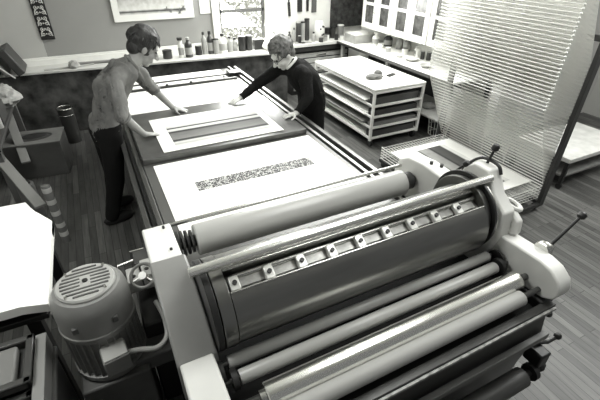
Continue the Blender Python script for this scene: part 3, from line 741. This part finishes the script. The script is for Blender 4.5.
boxo('valve_block', (-.07, .02, 1.95, 2.08, .70, .84), darkg, P, .004)
for c in ((-.085, 1.82, .86), (-.012, 1.83, .88)):
    mb = MB(); mb.cyl(c, V(c)+V((0, 0, .006)), .011, n=10); mb.build('bolt', dark, P)
mb = MB(); mb.cyl((-.16, 2.02, .80), (-.04, 2.02, .82), .008, n=8); mb.build('bracket_pin', steel, P)
mb = MB(); mb.cyl((-.08, 2.07, .842), (.0, 2.07, .842), .006, n=8); mb.build('bracket_pin', steel, P)
boxo('valve_support', (-.10, .05, 1.60, 2.10, .0, .70), dark, P, .01)
# motor
MX, MY = -.275, 1.62
mo = boxo('motor', (MX-.16, MX+.16, MY-.18, MY+.16, .0, .56), motord, P, .01)
mb = MB(); mb.lathe((MX, MY, 0), (0, 0, 1), [(.16, .56), (.172, .58), (.172, .605), (.152, .61), (.152, .845), (.168, .85), (.172, .865), (.172, .88), (.167, .885), (.167, 1.0), (.160, 1.04), (.142, 1.068), (.134, 1.07)], 64)
mb.build('motor_shell', motorm, mo)
mb = MB()
for k in range(30):
    a = 2*math.pi*k/30
    c = V((MX+.155*math.cos(a), MY+.155*math.sin(a), .73)); mb.box(c.x-.012, c.x+.012, c.y-.0025, c.y+.0025, .608, .85, rot=Matrix.Rotation(a, 3, 'Z'))
mb.build('cooling_fins', motorm, mo, 0, False)
mb = MB(); mb.lathe((MX, MY, 1.066), (0, 0, 1), [(.127, 0), (.127, .014), (.121, .021), (.03, .024)], 56); fc = mb.build('fan_cover', mat('fan_cover_pale', .34, .35), mo)
mb = MB()
for k in range(-4, 5):
    y = MY+k*.023; hl = math.sqrt(max(0, .106**2-(k*.023)**2))
    if abs(k) <= 1:
        for s_ in (-1, 1): mb.box(MX+s_*(.022+(hl-.022)/2)-(hl-.022)/2, MX+s_*(.022+(hl-.022)/2)+(hl-.022)/2, y-.004, y+.004, 1.087, 1.0925)
    else: mb.box(MX-hl, MX+hl, y-.004, y+.004, 1.087, 1.0925)
mb.build('vent_slots', mat('slot_dark', .08, .5), fc)
mb = MB(); mb.cyl((MX, MY, 1.088), (MX, MY, 1.096), .012, n=14); mb.build('hub_hole', dark, fc)
for k in range(4):
    a = R(45+90*k); mb = MB(); mb.cyl((MX+.114*math.cos(a), MY+.114*math.sin(a), 1.085), (MX+.114*math.cos(a), MY+.114*math.sin(a), 1.096), .006, n=8); mb.build('screw', steel, fc)
for a in (-60, 60, 180, -120):
    a = R(a); mb = MB(); mb.box(MX+.166*math.cos(a)-.012, MX+.166*math.cos(a)+.012, MY+.166*math.sin(a)-.012, MY+.166*math.sin(a)+.012, .93, .965); mb.build('lifting_lug', motord, mo, .004)
tb = MB(); tb.box(MX-.02, MX+.095, MY-.25, MY-.14, .70, .80, rot=Matrix.Rotation(R(8), 3, 'Z')); tbo = tb.build('terminal_box', motorm, mo, .006)
tb = MB(); tb.box(MX-.015, MX+.09, MY-.245, MY-.145, .80, .808, rot=Matrix.Rotation(R(8), 3, 'Z')); tb.build('box_lid', mat('lid_pale', .36, .4), tbo, .003)
pts = [(MX+.09, MY-.19, .75), (MX+.14, MY-.19, .74), (MX+.22, MY-.20, .72), (MX+.275, MY-.15, .72), (MX+.285, MY-.05, .75), (MX+.265, MY+.05, .78)]
mb = MB(); mb.tube(smooth_path(pts), .013, 10); mb.build('conduit', mat('conduit_pale', .42, .4), mo)
boxo('motor_bracket', (MX-.05, .04, MY-.14, MY+.12, .50, .60), motord, P, .01)

# ------------------------------------------------------------------ sheets on the bed
ps = empty('printed_sheet', (.95, 2.6, .85), 'large white sheet with an ornamental printed strip on the press bed', 'sheet')
boxo('sheet', (.23, 1.65, 1.95, 3.085, .851, .855), paper, ps, .001)
om = mat('ornament_print', .3, .7); n = om.node_tree; b = n.nodes['Principled BSDF']
tcx = n.nodes.new('ShaderNodeTexCoord'); nz = n.nodes.new('ShaderNodeTexNoise'); nz.inputs['Scale'].default_value = 28
wv = n.nodes.new('ShaderNodeTexVoronoi'); wv.feature = 'F1'; wv.inputs['Scale'].default_value = 40
wr = n.nodes.new('ShaderNodeMath'); wr.operation = 'SINE'; mu = n.nodes.new('ShaderNodeMath'); mu.operation = 'MULTIPLY'; mu.inputs[1].default_value = 11
n.links.new(tcx.outputs['Object'], wv.inputs['Vector']); n.links.new(wv.outputs['Distance'], mu.inputs[0]); n.links.new(mu.outputs[0], wr.inputs[0])
rp = n.nodes.new('ShaderNodeValToRGB'); rp.color_ramp.elements[0].position = .25; rp.color_ramp.elements[1].position = .6
rp.color_ramp.elements[0].color = (.05, .05, .05, 1); rp.color_ramp.elements[1].color = (.5, .5, .48, 1)
n.links.new(wr.outputs[0], rp.inputs[0]); n.links.new(rp.outputs[0], b.inputs['Base Color'])
boxo('ornament_strip', (.465, 1.43, 2.545, 2.68, .855, .8562), om, ps, 0)
mt = empty('mounted_print', (.9, 3.6, .9), 'white mounted landscape print both men lean over on the dark plate', 'print')
boxo('mount', (.345, 1.45, 3.19, 3.97, .902, .908), paper, mt, .001)
lm = ramp_mat('landscape_bands_bed', 1, [(0, .5), (.12, .75), (.2, .4), (.27, .6), (.30, .01), (.35, .01), (.37, .17), (.60, .11), (.62, .01), (.67, .02), (.69, .55), (.76, .6), (.78, .02), (.81, .03), (.83, .5), (1, .75)], -.42, .19, .3, 20)
for v_ in (): pass
boxo('print_image', (.46, 1.37, 3.27, 3.83, .9085, .9095), lm, mt, 0)
tag(boxo('blank_sheet', (.2, 1.60, 4.3, 5.09, .852, .856), paper, None, .001), 'large blank white sheet on the bed beyond the dark plate', 'sheet')
tag(boxo('blank_sheet', (.2, 1.56, 5.19, 5.34, .852, .856), paper, None, .001), 'narrow white sheet between the two thin bars on the bed', 'sheet')
tag(boxo('blank_sheet', (.2, 1.58, 5.41, 5.66, .852, .856), paper, None, .001), 'white sheet at the far end of the bed by the bench', 'sheet')

# ------------------------------------------------------------------ left foreground
tb_ = empty('side_table', (-.9, 1.9, 0), 'dark side table under the pile of white paper', 'table')
boxo('table_top', (-1.6, -.49, 1.72, 2.62, .845, .878), dark, tb_, .005)
for x in (-1.5, -.6):
    for y in (1.75, 2.55): boxo('leg', (x, x+.06, y, y+.06, 0, .845), dark, tb_, .003)
mb = MB()
xs = [-1.5, -1.2, -.95, -.75, -.6, -.50, -.44]
def sheet(z0, dz, nx=28, ny=20):
    g_ = []
    for j in range(ny+1):
        row = []
        for i in range(nx+1):
            u = i/nx; v = j/ny
            x = -1.5+u*1.035; yn = 1.70+v*(1.02) 
            # far right corner is swept back, the near edge rises a little
            if u > .85: yn = min(yn, 2.74-(u-.85)*3.0*.9*max(0, (v-.3)/.7))
            z = z0+.012*math.sin(u*5)+.010*math.sin(v*4+1)-(.03*max(0, u-.9)/.1)
            row.append((x, yn, z))
        g_.append(row)
    t_ = [[mb.bm.verts.new(p) for p in r_] for r_ in g_]
    b_ = [[mb.bm.verts.new((p[0], p[1], p[2]-dz)) for p in r_] for r_ in g_]
    for j in range(ny):
        for i in range(nx):
            mb.bm.faces.new((t_[j][i], t_[j][i+1], t_[j+1][i+1], t_[j+1][i])); mb.bm.faces.new((b_[j][i], b_[j+1][i], b_[j+1][i+1], b_[j][i+1]))
    for i in range(nx):
        mb.bm.faces.new((t_[0][i], b_[0][i], b_[0][i+1], t_[0][i+1])); mb.bm.faces.new((t_[ny][i], t_[ny][i+1], b_[ny][i+1], b_[ny][i]))
    for j in range(ny):
        mb.bm.faces.new((t_[j][0], t_[j+1][0], b_[j+1][0], b_[j][0])); mb.bm.faces.new((t_[j][nx], b_[j][nx], b_[j+1][nx], t_[j+1][nx]))
sheet(.985, .05)
tag(mb.build('paper_pile', paper), 'deep pile of large white paper on the left by the motor', 'paper')
# dark trays in front
def tray(x0, x1, y0, y1, z0, z1, label, m_, slope=0):
    t = empty('developing_tray', ((x0+x1)/2, (y0+y1)/2, z0), label, 'tray')
    mb = MB(); mb.box(x0, x1, y0, y1, z0, z0+.015)
    mb.box(x0, x1, y0, y0+.015, z0, z1); mb.box(x0, x1, y1-.015, y1, z0, z1); mb.box(x0, x0+.015, y0, y1, z0, z1); mb.box(x1-.015, x1, y0, y1, z0, z1)
    mb.build('shell', m_, t, .005)
    mb = MB(); mb.box(x0-.012, x1+.012, y0-.012, y0+.02, z1, z1+.012); mb.box(x0-.012, x1+.012, y1-.02, y1+.012, z1, z1+.012)
    mb.box(x0-.012, x0+.02, y0-.012, y1+.012, z1, z1+.012); mb.box(x1-.02, x1+.012, y0-.012, y1+.012, z1, z1+.012)
    mb.build('rim', m_, t, .006)
    return t
dkp = mat('dark_tray_plastic', .05, .3)
stool = empty('bench_box', (-.8, 1.3, 0), 'dark low bench in the near left corner holding the trays', 'bench')
boxo('bench_body', (-1.3, -.50, 1.0, 1.60, 0, .74), mat('bench_dark', .04, .5), stool, .006)
boxo('bench_lip', (-1.31, -.485, .99, 1.61, .74, .765), mat('bench_lip', .10, .4), stool, .004)
tray(-1.2, -.56, 1.33, 1.58, .767, .82, 'lower dark tray on the low bench beside the motor', dkp)
tray(-1.2, -.55, 1.35, 1.59, .835, .885, 'upper dark tray with rounded rim below the white paper', dkp)
tag(boxo('flat_box', (-.52-.5, -.60, 1.36, 1.56, .852, .895), mat('box_lid_grey', .16, .4), None, .012), 'grey lidded box lying inside the upper dark tray', 'box')
tag(boxo('cardboard_strip', (-.545, -.50, 1.2, 1.62, .767, .86), mat('strip_pale', .22, .6), None, .003), 'pale narrow upright strip beside the trays', 'strip')
tag(boxo('flat_case', (-1.2, -.62, 1.02, 1.28, .766, .82), mat('case_grey', .09, .5), None, .006), 'dark flat case lying nearest the camera on the low bench', 'case')

# ------------------------------------------------------------------ left middle ground
cn = empty('roll_of_tape', (-.72, 3.9, 0), 'tall narrow striped tube standing beside the white paper pile', 'tube')
mb = MB(); mb.lathe((-.63, 3.62, 0), (0, 0, 1), [(.036, 0), (.036, .60), (.03, .61)], 20); mb.build('tube_body', mat('tube_grey', .12, .5), cn)
for z in (.1, .2, .33, .45, .57):
    mb = MB(); mb.lathe((-.63, 3.62, 0), (0, 0, 1), [(.036, z-.025), (.038, z-.023), (.038, z+.02), (.036, z+.022)], 20); mb.build('pale_band', mat('band_pale', .45, .5), cn)
cn.name = 'striped_tube'
c2 = empty('canister', (-.86, 4.15, 0), 'dark cylinder standing between the striped tube and the bench leg', 'canister')
mb = MB(); mb.lathe((-.88, 4.15, 0), (0, 0, 1), [(.075, 0), (.075, .4), (.07, .41)], 24); mb.build('body', mat('canister_grey', .09, .5), c2)
mb = MB(); mb.lathe((-.88, 4.15, 0), (0, 0, 1), [(.05, .405), (.05, .43)], 20); mb.ball((-.88, 4.15, .45), .025, 10, 6); mb.build('cap', dark, c2)
bx = empty('plywood_box', (-.8, 5.2, 0), 'plywood box with an oval hole in its top on the floor', 'box')
bm_rot = Matrix.Rotation(R(-6), 3, 'Z')
boxo('body', (-1.13, -.55, 5.08, 5.52, 0, .42), ply, bx, .005, rot=bm_rot)
boxo('top', (-1.135, -.545, 5.075, 5.525, .42, .432), mat('ply_top', .14, .5, var=.15), bx, .003, rot=bm_rot)
mb = MB(); vs = mb.ball((-.84, 5.3, .432), (.19, .13, .012), 28, 8); mb.build('hole_rim', mat('rim_dark', .03, .3), bx)
mb = MB(); mb.ball((-.84, 5.3, .438), (.14, .09, .012), 28, 8); mb.build('hole', mat('hole_black', .008, .8), bx)
bu = empty('bucket', (-.5, 6.0, 0), 'tall dark metal can with bright rim on the floor by the bench front', 'can')
mb = MB(); mb.lathe((-.5, 6.05, 0), (0, 0, 1), [(.092, 0), (.10, .48), (.09, .485), (.08, .30)], 28); mb.build('body', mat('bucket_grey', .07, .35, metal=.5), bu)
mb = MB(); mb.torus((-.5, 6.05, .487), (0, 0, 1), .098, .008); mb.torus((-.5, 6.05, .40), (0, 0, 1), .100, .006); mb.build('rim', steel, bu)
bu.name = 'metal_can'
# left work table with clutter
lt = empty('work_table', (-1.4, 5.0, 0), 'dark work table with sloping pale rails at the left edge', 'table')
boxo('table_top', (-2.0, -.98, 4.3, 6.05, .70, .74), mat('table_dark', .05, .5), lt, .005)
for y in (4.35, 5.9): 
    for x in (-1.9, -1.06): boxo('leg', (x, x+.06, y, y+.06, 0, .70), mat('table_leg', .09, .6), lt, .004)
for a, b_ in (((-1.12, 4.62, .62), (-.72, 3.62, .42)), ((-1.06, 5.62, .66), (-.94, 4.9, .30))):
    mb = MB(); d = V(b_)-V(a); q = d.to_track_quat('Z', 'Y').to_matrix()
    mb.box(a[0]-.045, a[0]+.045, a[1]-.012, a[1]+.012, a[2], a[2]+d.length, rot=q, piv=a); mb.build('rail', mat('rail_pale', .2, .6), lt, .003)
tag(boxo('carton', (-1.3, -1.0, 4.95, 5.3, .742, .92), mat('carton_dark', .05, .6), None, .005), 'dark carton on the left work table', 'carton')
lump('crumpled_paper', (-1.05, 5.62, .84), (.17, .16, .13), mat('paper_greyish', .33, .8, var=.35, scale=14), 'crumpled greyish paper on the left work table', 'paper', 12, .35)
lump('crumpled_paper', (-1.42, 5.86, .83), (.12, .12, .15), mat('paper_pale2', .5, .8, var=.3, scale=10), 'pale pointed paper bag behind the crumpled greyish paper', 'paper', 22, .4)
for x, y, h, r_, a, b_, lb in ((-1.02, 5.30, .09, .04, ltg, blk, 'small pale jar at the front edge of the left table'), (-1.08, 4.8, .08, .05, midg, ltg, 'low dark tin on the near end of the left table'), (-.98+.0, 5.12-.25, .12, .035, ltg, midg, 'slim pale pot beside the dark carton on the left table')):
    tin('jar', x-.05, y, h, r_, a, b_, lb, 'jar', group='jars on the left table', z=.742)
# dark portfolios leaning at the far left of the bench
for i, (x, w, lb, m_) in enumerate([(-.86, .1, 'thick dark portfolio leaning on the back wall at the bench end', mat('portfolio_dark', .045, .5, var=.2)), (-1.02, .05, 'grey portfolio leaning left of the thick dark one', mat('portfolio_mid', .13, .6)), (-1.12, .06, 'black portfolio leaning farthest left on the bench', mat('portfolio_black', .03, .5))]):
    o = boxo('portfolio', (-w/2, w/2, -.22, .22, 0, .34), m_, None, .015)
    o.location = (x, 6.45, BZ+.022); o.rotation_euler = (0, R(-24), 0); tag(o, lb, 'portfolio', 'portfolios leaning on the bench')
mb = MB(); mb.cyl((-.93, 6.13, BZ+.012), (-1.25, 6.2, 1.25), .01, n=8); tag(mb.build('rod', mat('rod_white', .5, .5)), 'pale slanting rod in front of the dark portfolios', 'rod')

# ------------------------------------------------------------------ people
def fuse(name, mb, voxel, material, parent, smooth=4, disp=0, dscale=.095):
    """closed overlapping volumes -> one continuous skin"""
    bmesh.ops.recalc_face_normals(mb.bm, faces=mb.bm.faces)
    me = bpy.data.meshes.new(name); mb.bm.to_mesh(me); mb.bm.free()
    tmp = bpy.data.objects.new(name+'_tmp', me); COL.objects.link(tmp)
    r_ = tmp.modifiers.new('r', 'REMESH'); r_.mode = 'VOXEL'; r_.voxel_size = voxel
    s_ = tmp.modifiers.new('s', 'SMOOTH'); s_.iterations = smooth; s_.factor = .5
    dg = bpy.context.evaluated_depsgraph_get(); dg.update()
    out = bpy.data.meshes.new_from_object(tmp.evaluated_get(dg))
    bpy.data.objects.remove(tmp)
    off = parent.location
    for v in out.vertices:
        if disp:
            p = v.co/dscale; n1 = noise.noise(V((p.x, p.y, p.z*.45)))
            v.co += v.normal*disp*(abs(n1)*2-.6)
        v.co -= off
    out.polygons.foreach_set('use_smooth', [True]*len(out.polygons))
    out.name = name
    o = bpy.data.objects.new(name, out); COL.objects.link(o); out.materials.clear(); out.materials.append(material); o.parent = parent
    return o
def limb(mb, a, b, ra, rb, n=14):
    a, b = V(a), V(b); mb.cyl(a, b, ra, rb, n); mb.ball(a, ra, 14, 10); mb.ball(b, rb, 14, 10)
def loft(mb, rings, n=20):
    """rings: (centre, side vector, front vector) ellipses"""
    rs = []
    for c, s_, f_ in rings:
        c, s_, f_ = V(c), V(s_), V(f_); rs.append([mb.bm.verts.new(c+s_*math.cos(2*math.pi*i/n)+f_*math.sin(2*math.pi*i/n)) for i in range(n)])
    for a, b in zip(rs, rs[1:]):
        for i in range(n): mb.bm.faces.new((a[i], a[(i+1) % n], b[(i+1) % n], b[i]))
    mb.bm.faces.new(rs[0][::-1]); mb.bm.faces.new(rs[-1])
def hand(mb, wrist, tip_dir, palm_n, s=1.0, curl=.25, side=1, point=False):
    """palm and five fingers; tip_dir along the fingers, palm_n away from the palm's face"""
    w = V(wrist); d = V(tip_dir).normalized(); nrm = V(palm_n).normalized(); sd = d.cross(nrm).normalized()*side
    nrm = sd.cross(d).normalized()*side
    rot = Matrix((sd, d, nrm)).transposed()
    pc = w+d*.05*s
    mb.ball(pc, (.040*s, .052*s, .016*s), 14, 10, rot); limb(mb, w, w+d*.02*s, .024*s, .024*s)
    for i, (o_, l_) in enumerate(((-.030, .072), (-.010, .082), (.010, .076), (.028, .060))):
        base = w+d*.085*s+sd*o_*s; p = base; dd = (d+sd*o_*5).normalized(); cu = curl+(.0 if not point or i == 0 else .9)
        for k, (fl, rr) in enumerate(((.42, .0098), (.33, .0088), (.25, .0078))):
            ang = cu*(k+.3); q = (dd*math.cos(ang)-nrm*math.sin(ang)).normalized(); p2 = p+q*l_*fl*s
            limb(mb, p, p2, rr*s, rr*.93*s, 8); p = p2
    b0 = w+d*.03*s-sd*.03*s; b1 = b0+(d*.5-sd*.75-nrm*.2).normalized()*.042*s; b2 = b1+(d*.85-sd*.35-nrm*.25).normalized()*.033*s
    limb(mb, b0, b1, .013*s, .011*s, 8); limb(mb, b1, b2, .011*s, .009*s, 8)

def person(name, cfg):
    TS = cfg['TS']
    t = empty(name, (cfg['feet'][0][0], (cfg['feet'][0][1]+cfg['feet'][1][1])/2, 0), cfg['label'], 'person')
    S = cfg['S']; fwd = V(cfg['fwd']).normalized(); side = V((0, 0, 1)).cross(fwd).normalized()   # side = person's left
    pel, waist, chest, shc, neck, head = [V(cfg[k]) for k in ('pelvis', 'waist', 'chest', 'shc', 'neck', 'head')]
    b = MB()
    def tor(mb, g):
        spine = [pel-V((0, 0, .08*S)), pel, waist, chest, shc, shc+(neck-shc)*.55]
        half = [.14, .165, .15, .175, .17, .07]; dep = [.095, .115, .11, .13, .095, .06]
        rg = []
        for i, p in enumerate(spine):
            a_ = spine[min(i+1, 5)]-spine[max(i-1, 0)]; f_ = (fwd-a_*(fwd.dot(a_)/a_.length_squared)).normalized()
            rg.append((p, side*(half[i]*TS+g), f_*(dep[i]*TS+g)))
        loft(mb, rg)
    tor(b, -.01)
    limb(b, shc, neck, .062*S, .058*S); limb(b, neck, neck+(head-neck)*.5, .058*S, .056*S)
    # head
    hu = (head-neck).normalized(); look = V(cfg['look']).normalized(); hu = (V(cfg['headup'])).normalized()
    hs = hu.cross(look).normalized(); look = hs.cross(hu).normalized()
    rot = Matrix((hs, look, hu)).transposed()
    HSc = cfg['HS']
    def H(x, y, z): return head+(hs*x+look*y+hu*z)*HSc
    b.ball(H(0, -.012, .03), (.074*HSc, .092*HSc, .088*HSc), 20, 14, rot)
    b.ball(H(0, .022, -.04), (.056*HSc, .062*HSc, .072*HSc), 18, 12, rot)
    b.ball(H(0, .055, -.095), (.028*HSc, .026*HSc, .022*HSc), 12, 8, rot)        # chin
    b.ball(H(0, .068, .028), (.052*HSc, .020*HSc, .012*HSc), 12, 8, rot)        # brow
    limb(b, H(0, .082, .012), H(0, .108, -.026), .009*HSc, .014*HSc, 10)       # nose
    b.ball(H(.011, .096, -.03), (.009*HSc, .011*HSc, .008*HSc), 8, 6, rot); b.ball(H(-.011, .096, -.03), (.009*HSc, .011*HSc, .008*HSc), 8, 6, rot)
    b.ball(H(0, .082, -.058), (.024*HSc, .012*HSc, .008*HSc), 10, 6, rot); b.ball(H(0, .08, -.068), (.020*HSc, .012*HSc, .008*HSc), 10, 6, rot)   # lips
    for s_ in (-1, 1):
        b.ball(H(s_*.078, -.008, -.008), (.010*HSc, .020*HSc, .032*HSc), 10, 8, rot)
        b.ball(H(s_*.04, .055, -.03), (.022*HSc, .022*HSc, .02*HSc), 10, 8, rot)
    # arms and legs
    for k in ('armL', 'armR'):
        sh, el, wr, fd = cfg[k]; limb(b, sh, el, .047*S, .040*S); limb(b, el, wr, .040*S, .026*S)
        hand(b, wr, fd, cfg.get('palm', (0, 0, 1)), S, cfg.get('curl', .22), cfg[k+'s'], cfg.get(k+'point', False))
    for k, sgn in ((0, 1), (1, -1)):
        hip = pel+side*sgn*.085*S-V((0, 0, .04*S)); ft = V(cfg['feet'][k]); kn = (hip+ft)/2+fwd*.04+V((0, 0, .0))
        ank = ft+V((0, 0, .08)); limb(b, hip, kn, .08*S, .056*S); limb(b, kn, ank, .055*S, .036*S)
    fuse('body', b, .0075, cfg['skin'], t, 3)
    # eyes
    for s_ in (-1, 1):
        e = MB(); e.ball(H(s_*.030, .078, .008), (.012*HSc, .008*HSc, .008*HSc), 10, 8, rot); e.build('eye', mat('eye_dark', .03, .2), t)
    # upper garment
    c = MB(); tor(c, .022)
    hem = pel-V((0, 0, cfg['hem']))
    loft(c, [(hem, side*.18*TS, fwd*.13*TS), (pel, side*.185*TS, fwd*.135*TS), (waist, side*.175*TS, fwd*.135*TS)])
    limb(c, shc, shc+(neck-shc)*.6, .085*S, .066*S)
    for k in ('armL', 'armR'):
        sh, el, wr, fd = [V(q) for q in cfg[k]]
        limb(c, shc+(sh-shc)*.6, sh, .078*S, .070*S); limb(c, sh, el, .068*S, .057*S)
        if cfg['sleeve'] > 0:
            e2 = el+(wr-el)*cfg['sleeve']; c.cyl(el, e2, .055*S, (.050-.014*cfg['sleeve'])*S, 14); c.ball(el, .056*S)
    g_ = fuse(cfg['gname'], c, .010, cfg['gmat'], t, 3, cfg['wr'])
    for k in ('armL', 'armR'):
        sh, el, wr, fd = [V(q) for q in cfg[k]]; u = max(.1, cfg['sleeve'])
        a_ = el+(wr-el)*(u-.06); b_ = el+(wr-el)*(u+.03); mb2 = MB(); mb2.cyl(a_, b_, (.056-.018*u)*S, (.055-.018*u)*S, 18); mb2.build('cuff', cfg['gmat'], g_ if False else t, .004)
    # collar
    mb2 = MB(); ax_ = (neck-shc).normalized(); mb2.torus(shc+(neck-shc)*.72, ax_, .062*S, .014*S); mb2.build('collar', cfg['collar'], t)
    # trousers
    c = MB(); loft(c, [(pel-V((0, 0, .13*S)), side*.16*S, fwd*.11*S), (pel, side*.172*S, fwd*.125*S), (pel+(waist-pel)*.4, side*.162*S, fwd*.12*S)])
    for k, sgn in ((0, 1), (1, -1)):
        hip = pel+side*sgn*.085*S-V((0, 0, .04*S)); ft = V(cfg['feet'][k]); kn = (hip+ft)/2+fwd*.03; limb(c, hip, kn, .098*S, .075*S); limb(c, kn, ft+V((0, 0, .09)), .074*S, .06*S)
    fuse('trousers', c, .014, trous, t, 3)
    for k in (0, 1):
        ft = V(cfg['feet'][k]); mb2 = MB(); rr = Matrix((side, fwd, V((0, 0, 1)))).transposed()
        vs = mb2.ball(ft+fwd*.06+V((0, 0, .05)), (.05*S, .14*S, .055*S), 16, 10, rr)
        for v in vs: v.co.z = max(v.co.z, .004)
        mb2.build('shoe', dark, t)
    # hair
    hmb = MB(); vs = hmb.ball(H(0, -.022, .045), (.094*HSc, .110*HSc, .099*HSc), 30, 22, rot)
    for v in vs:
        l = rot.transposed() @ (v.co-head)/HSc
        nn = noise.noise(l*26)*.012+noise.noise(V((l.x*60, l.y*20, l.z*20)))*.009
        # keep the face open: push the shell inside the head below the fringe
        if l.y > .035 and l.z < cfg['fringe']: v.co = head+(v.co-head)*.72
        elif l.z < -.045 and l.y > -.05: v.co = head+(v.co-head)*.8
        else: v.co += (v.co-head).normalized()*nn*HSc*1.3
    hmb.ball(H(0, -.06, -.02), (.074*HSc, .05*HSc, .062*HSc), 20, 12, rot)
    for k in range(cfg['tufts']):
        a_ = rnd.uniform(0, 6.28); el_ = rnd.uniform(.1, 1.4)
        p = H(.085*math.cos(a_)*math.cos(el_), -.022+.100*math.sin(a_)*math.cos(el_), .045+.090*math.sin(el_))
        l = rot.transposed() @ (p-head)/HSc
        if l.y > .05 and l.z < cfg['fringe']: continue
        d = (p-H(0, -.02, .03)).normalized(); tq = V((rnd.uniform(-1, 1), rnd.uniform(-1, 1), rnd.uniform(-.9, .1)))*.6; tip = p+(d*.15+tq-hu*.9-look*.1).normalized()*.045*HSc
        hmb.cyl(p-d*.006, tip, .009*HSc, .002*HSc, 5)
    hmb.build('hair', cfg['hair'], t)
    return t, H, rot

person('person', dict(label='person in grey rolled sleeve shirt leaning over the bed\'s left side', S=1.1, TS=.94, HS=1.28, fwd=(1, .3, 0),
    pelvis=(-.05, 3.84, .95), waist=(.02, 3.84, 1.11), chest=(.09, 3.85, 1.31), shc=(.235, 3.87, 1.45), neck=(.325, 3.88, 1.505), head=(.43, 3.90, 1.60),
    look=(1, .05, -.95), headup=(.7, 0, 1), skin=skin, gname='shirt', gmat=shirtm, wr=.024, hem=.03, sleeve=.12, collar=shirtm, hair=hairm, fringe=.085, tufts=500,
    armL=((.30, 4.08, 1.40), (.48, 4.22, 1.13), (.62, 4.14, .94), (.8, -.35, -.22)), armR=((.12, 3.64, 1.40), (.11, 3.50, 1.15), (.25, 3.55, .945), (.8, .35, -.25)),
    armLs=-1, armRs=1, feet=((-.16, 4.0, 0), (-.2, 3.72, 0)), curl=.16))
tR, HR, rotR = person('person', dict(label='person in dark jumper reaching across the bed from the right', S=1.08, TS=1.08, HS=1.27, fwd=(-1, .05, 0),
    pelvis=(2.05, 3.76, .93), waist=(2.04, 3.77, 1.04), chest=(1.98, 3.80, 1.16), shc=(1.89, 3.84, 1.28), neck=(1.84, 3.87, 1.335), head=(1.76, 3.90, 1.415),
    look=(-.9, -.12, -1.1), headup=(-.75, -.1, .95), skin=skinl, gname='jumper', gmat=sweater, wr=.009, hem=.10, sleeve=.92, collar=white, hair=hairg, fringe=.085, tufts=260,
    armR=((1.80, 4.03, 1.24), (1.56, 4.14, 1.06), (1.35, 4.11, .945), (-.9, -.25, -.25)), armL=((1.90, 3.63, 1.24), (1.86, 3.50, 1.06), (1.72, 3.46, .935), (-.9, .1, -.15)),
    armLs=1, armRs=-1, armRpoint=True, feet=((2.14, 3.60, 0), (2.16, 3.92, 0)), curl=.2))
g_ = MB()
for s_ in (-1, 1): g_.torus(HR(s_*.032, .092, .006), rotR @ V((0, 1, 0)), .024, .0028, k=6)
g_.cyl(HR(-.01, .094, .008), HR(.01, .094, .008), .0028, n=6)
for s_ in (-1, 1): g_.cyl(HR(s_*.056, .09, .01), HR(s_*.08, .0, .008), .0028, n=6)
g_.build('spectacles', dark, tR)
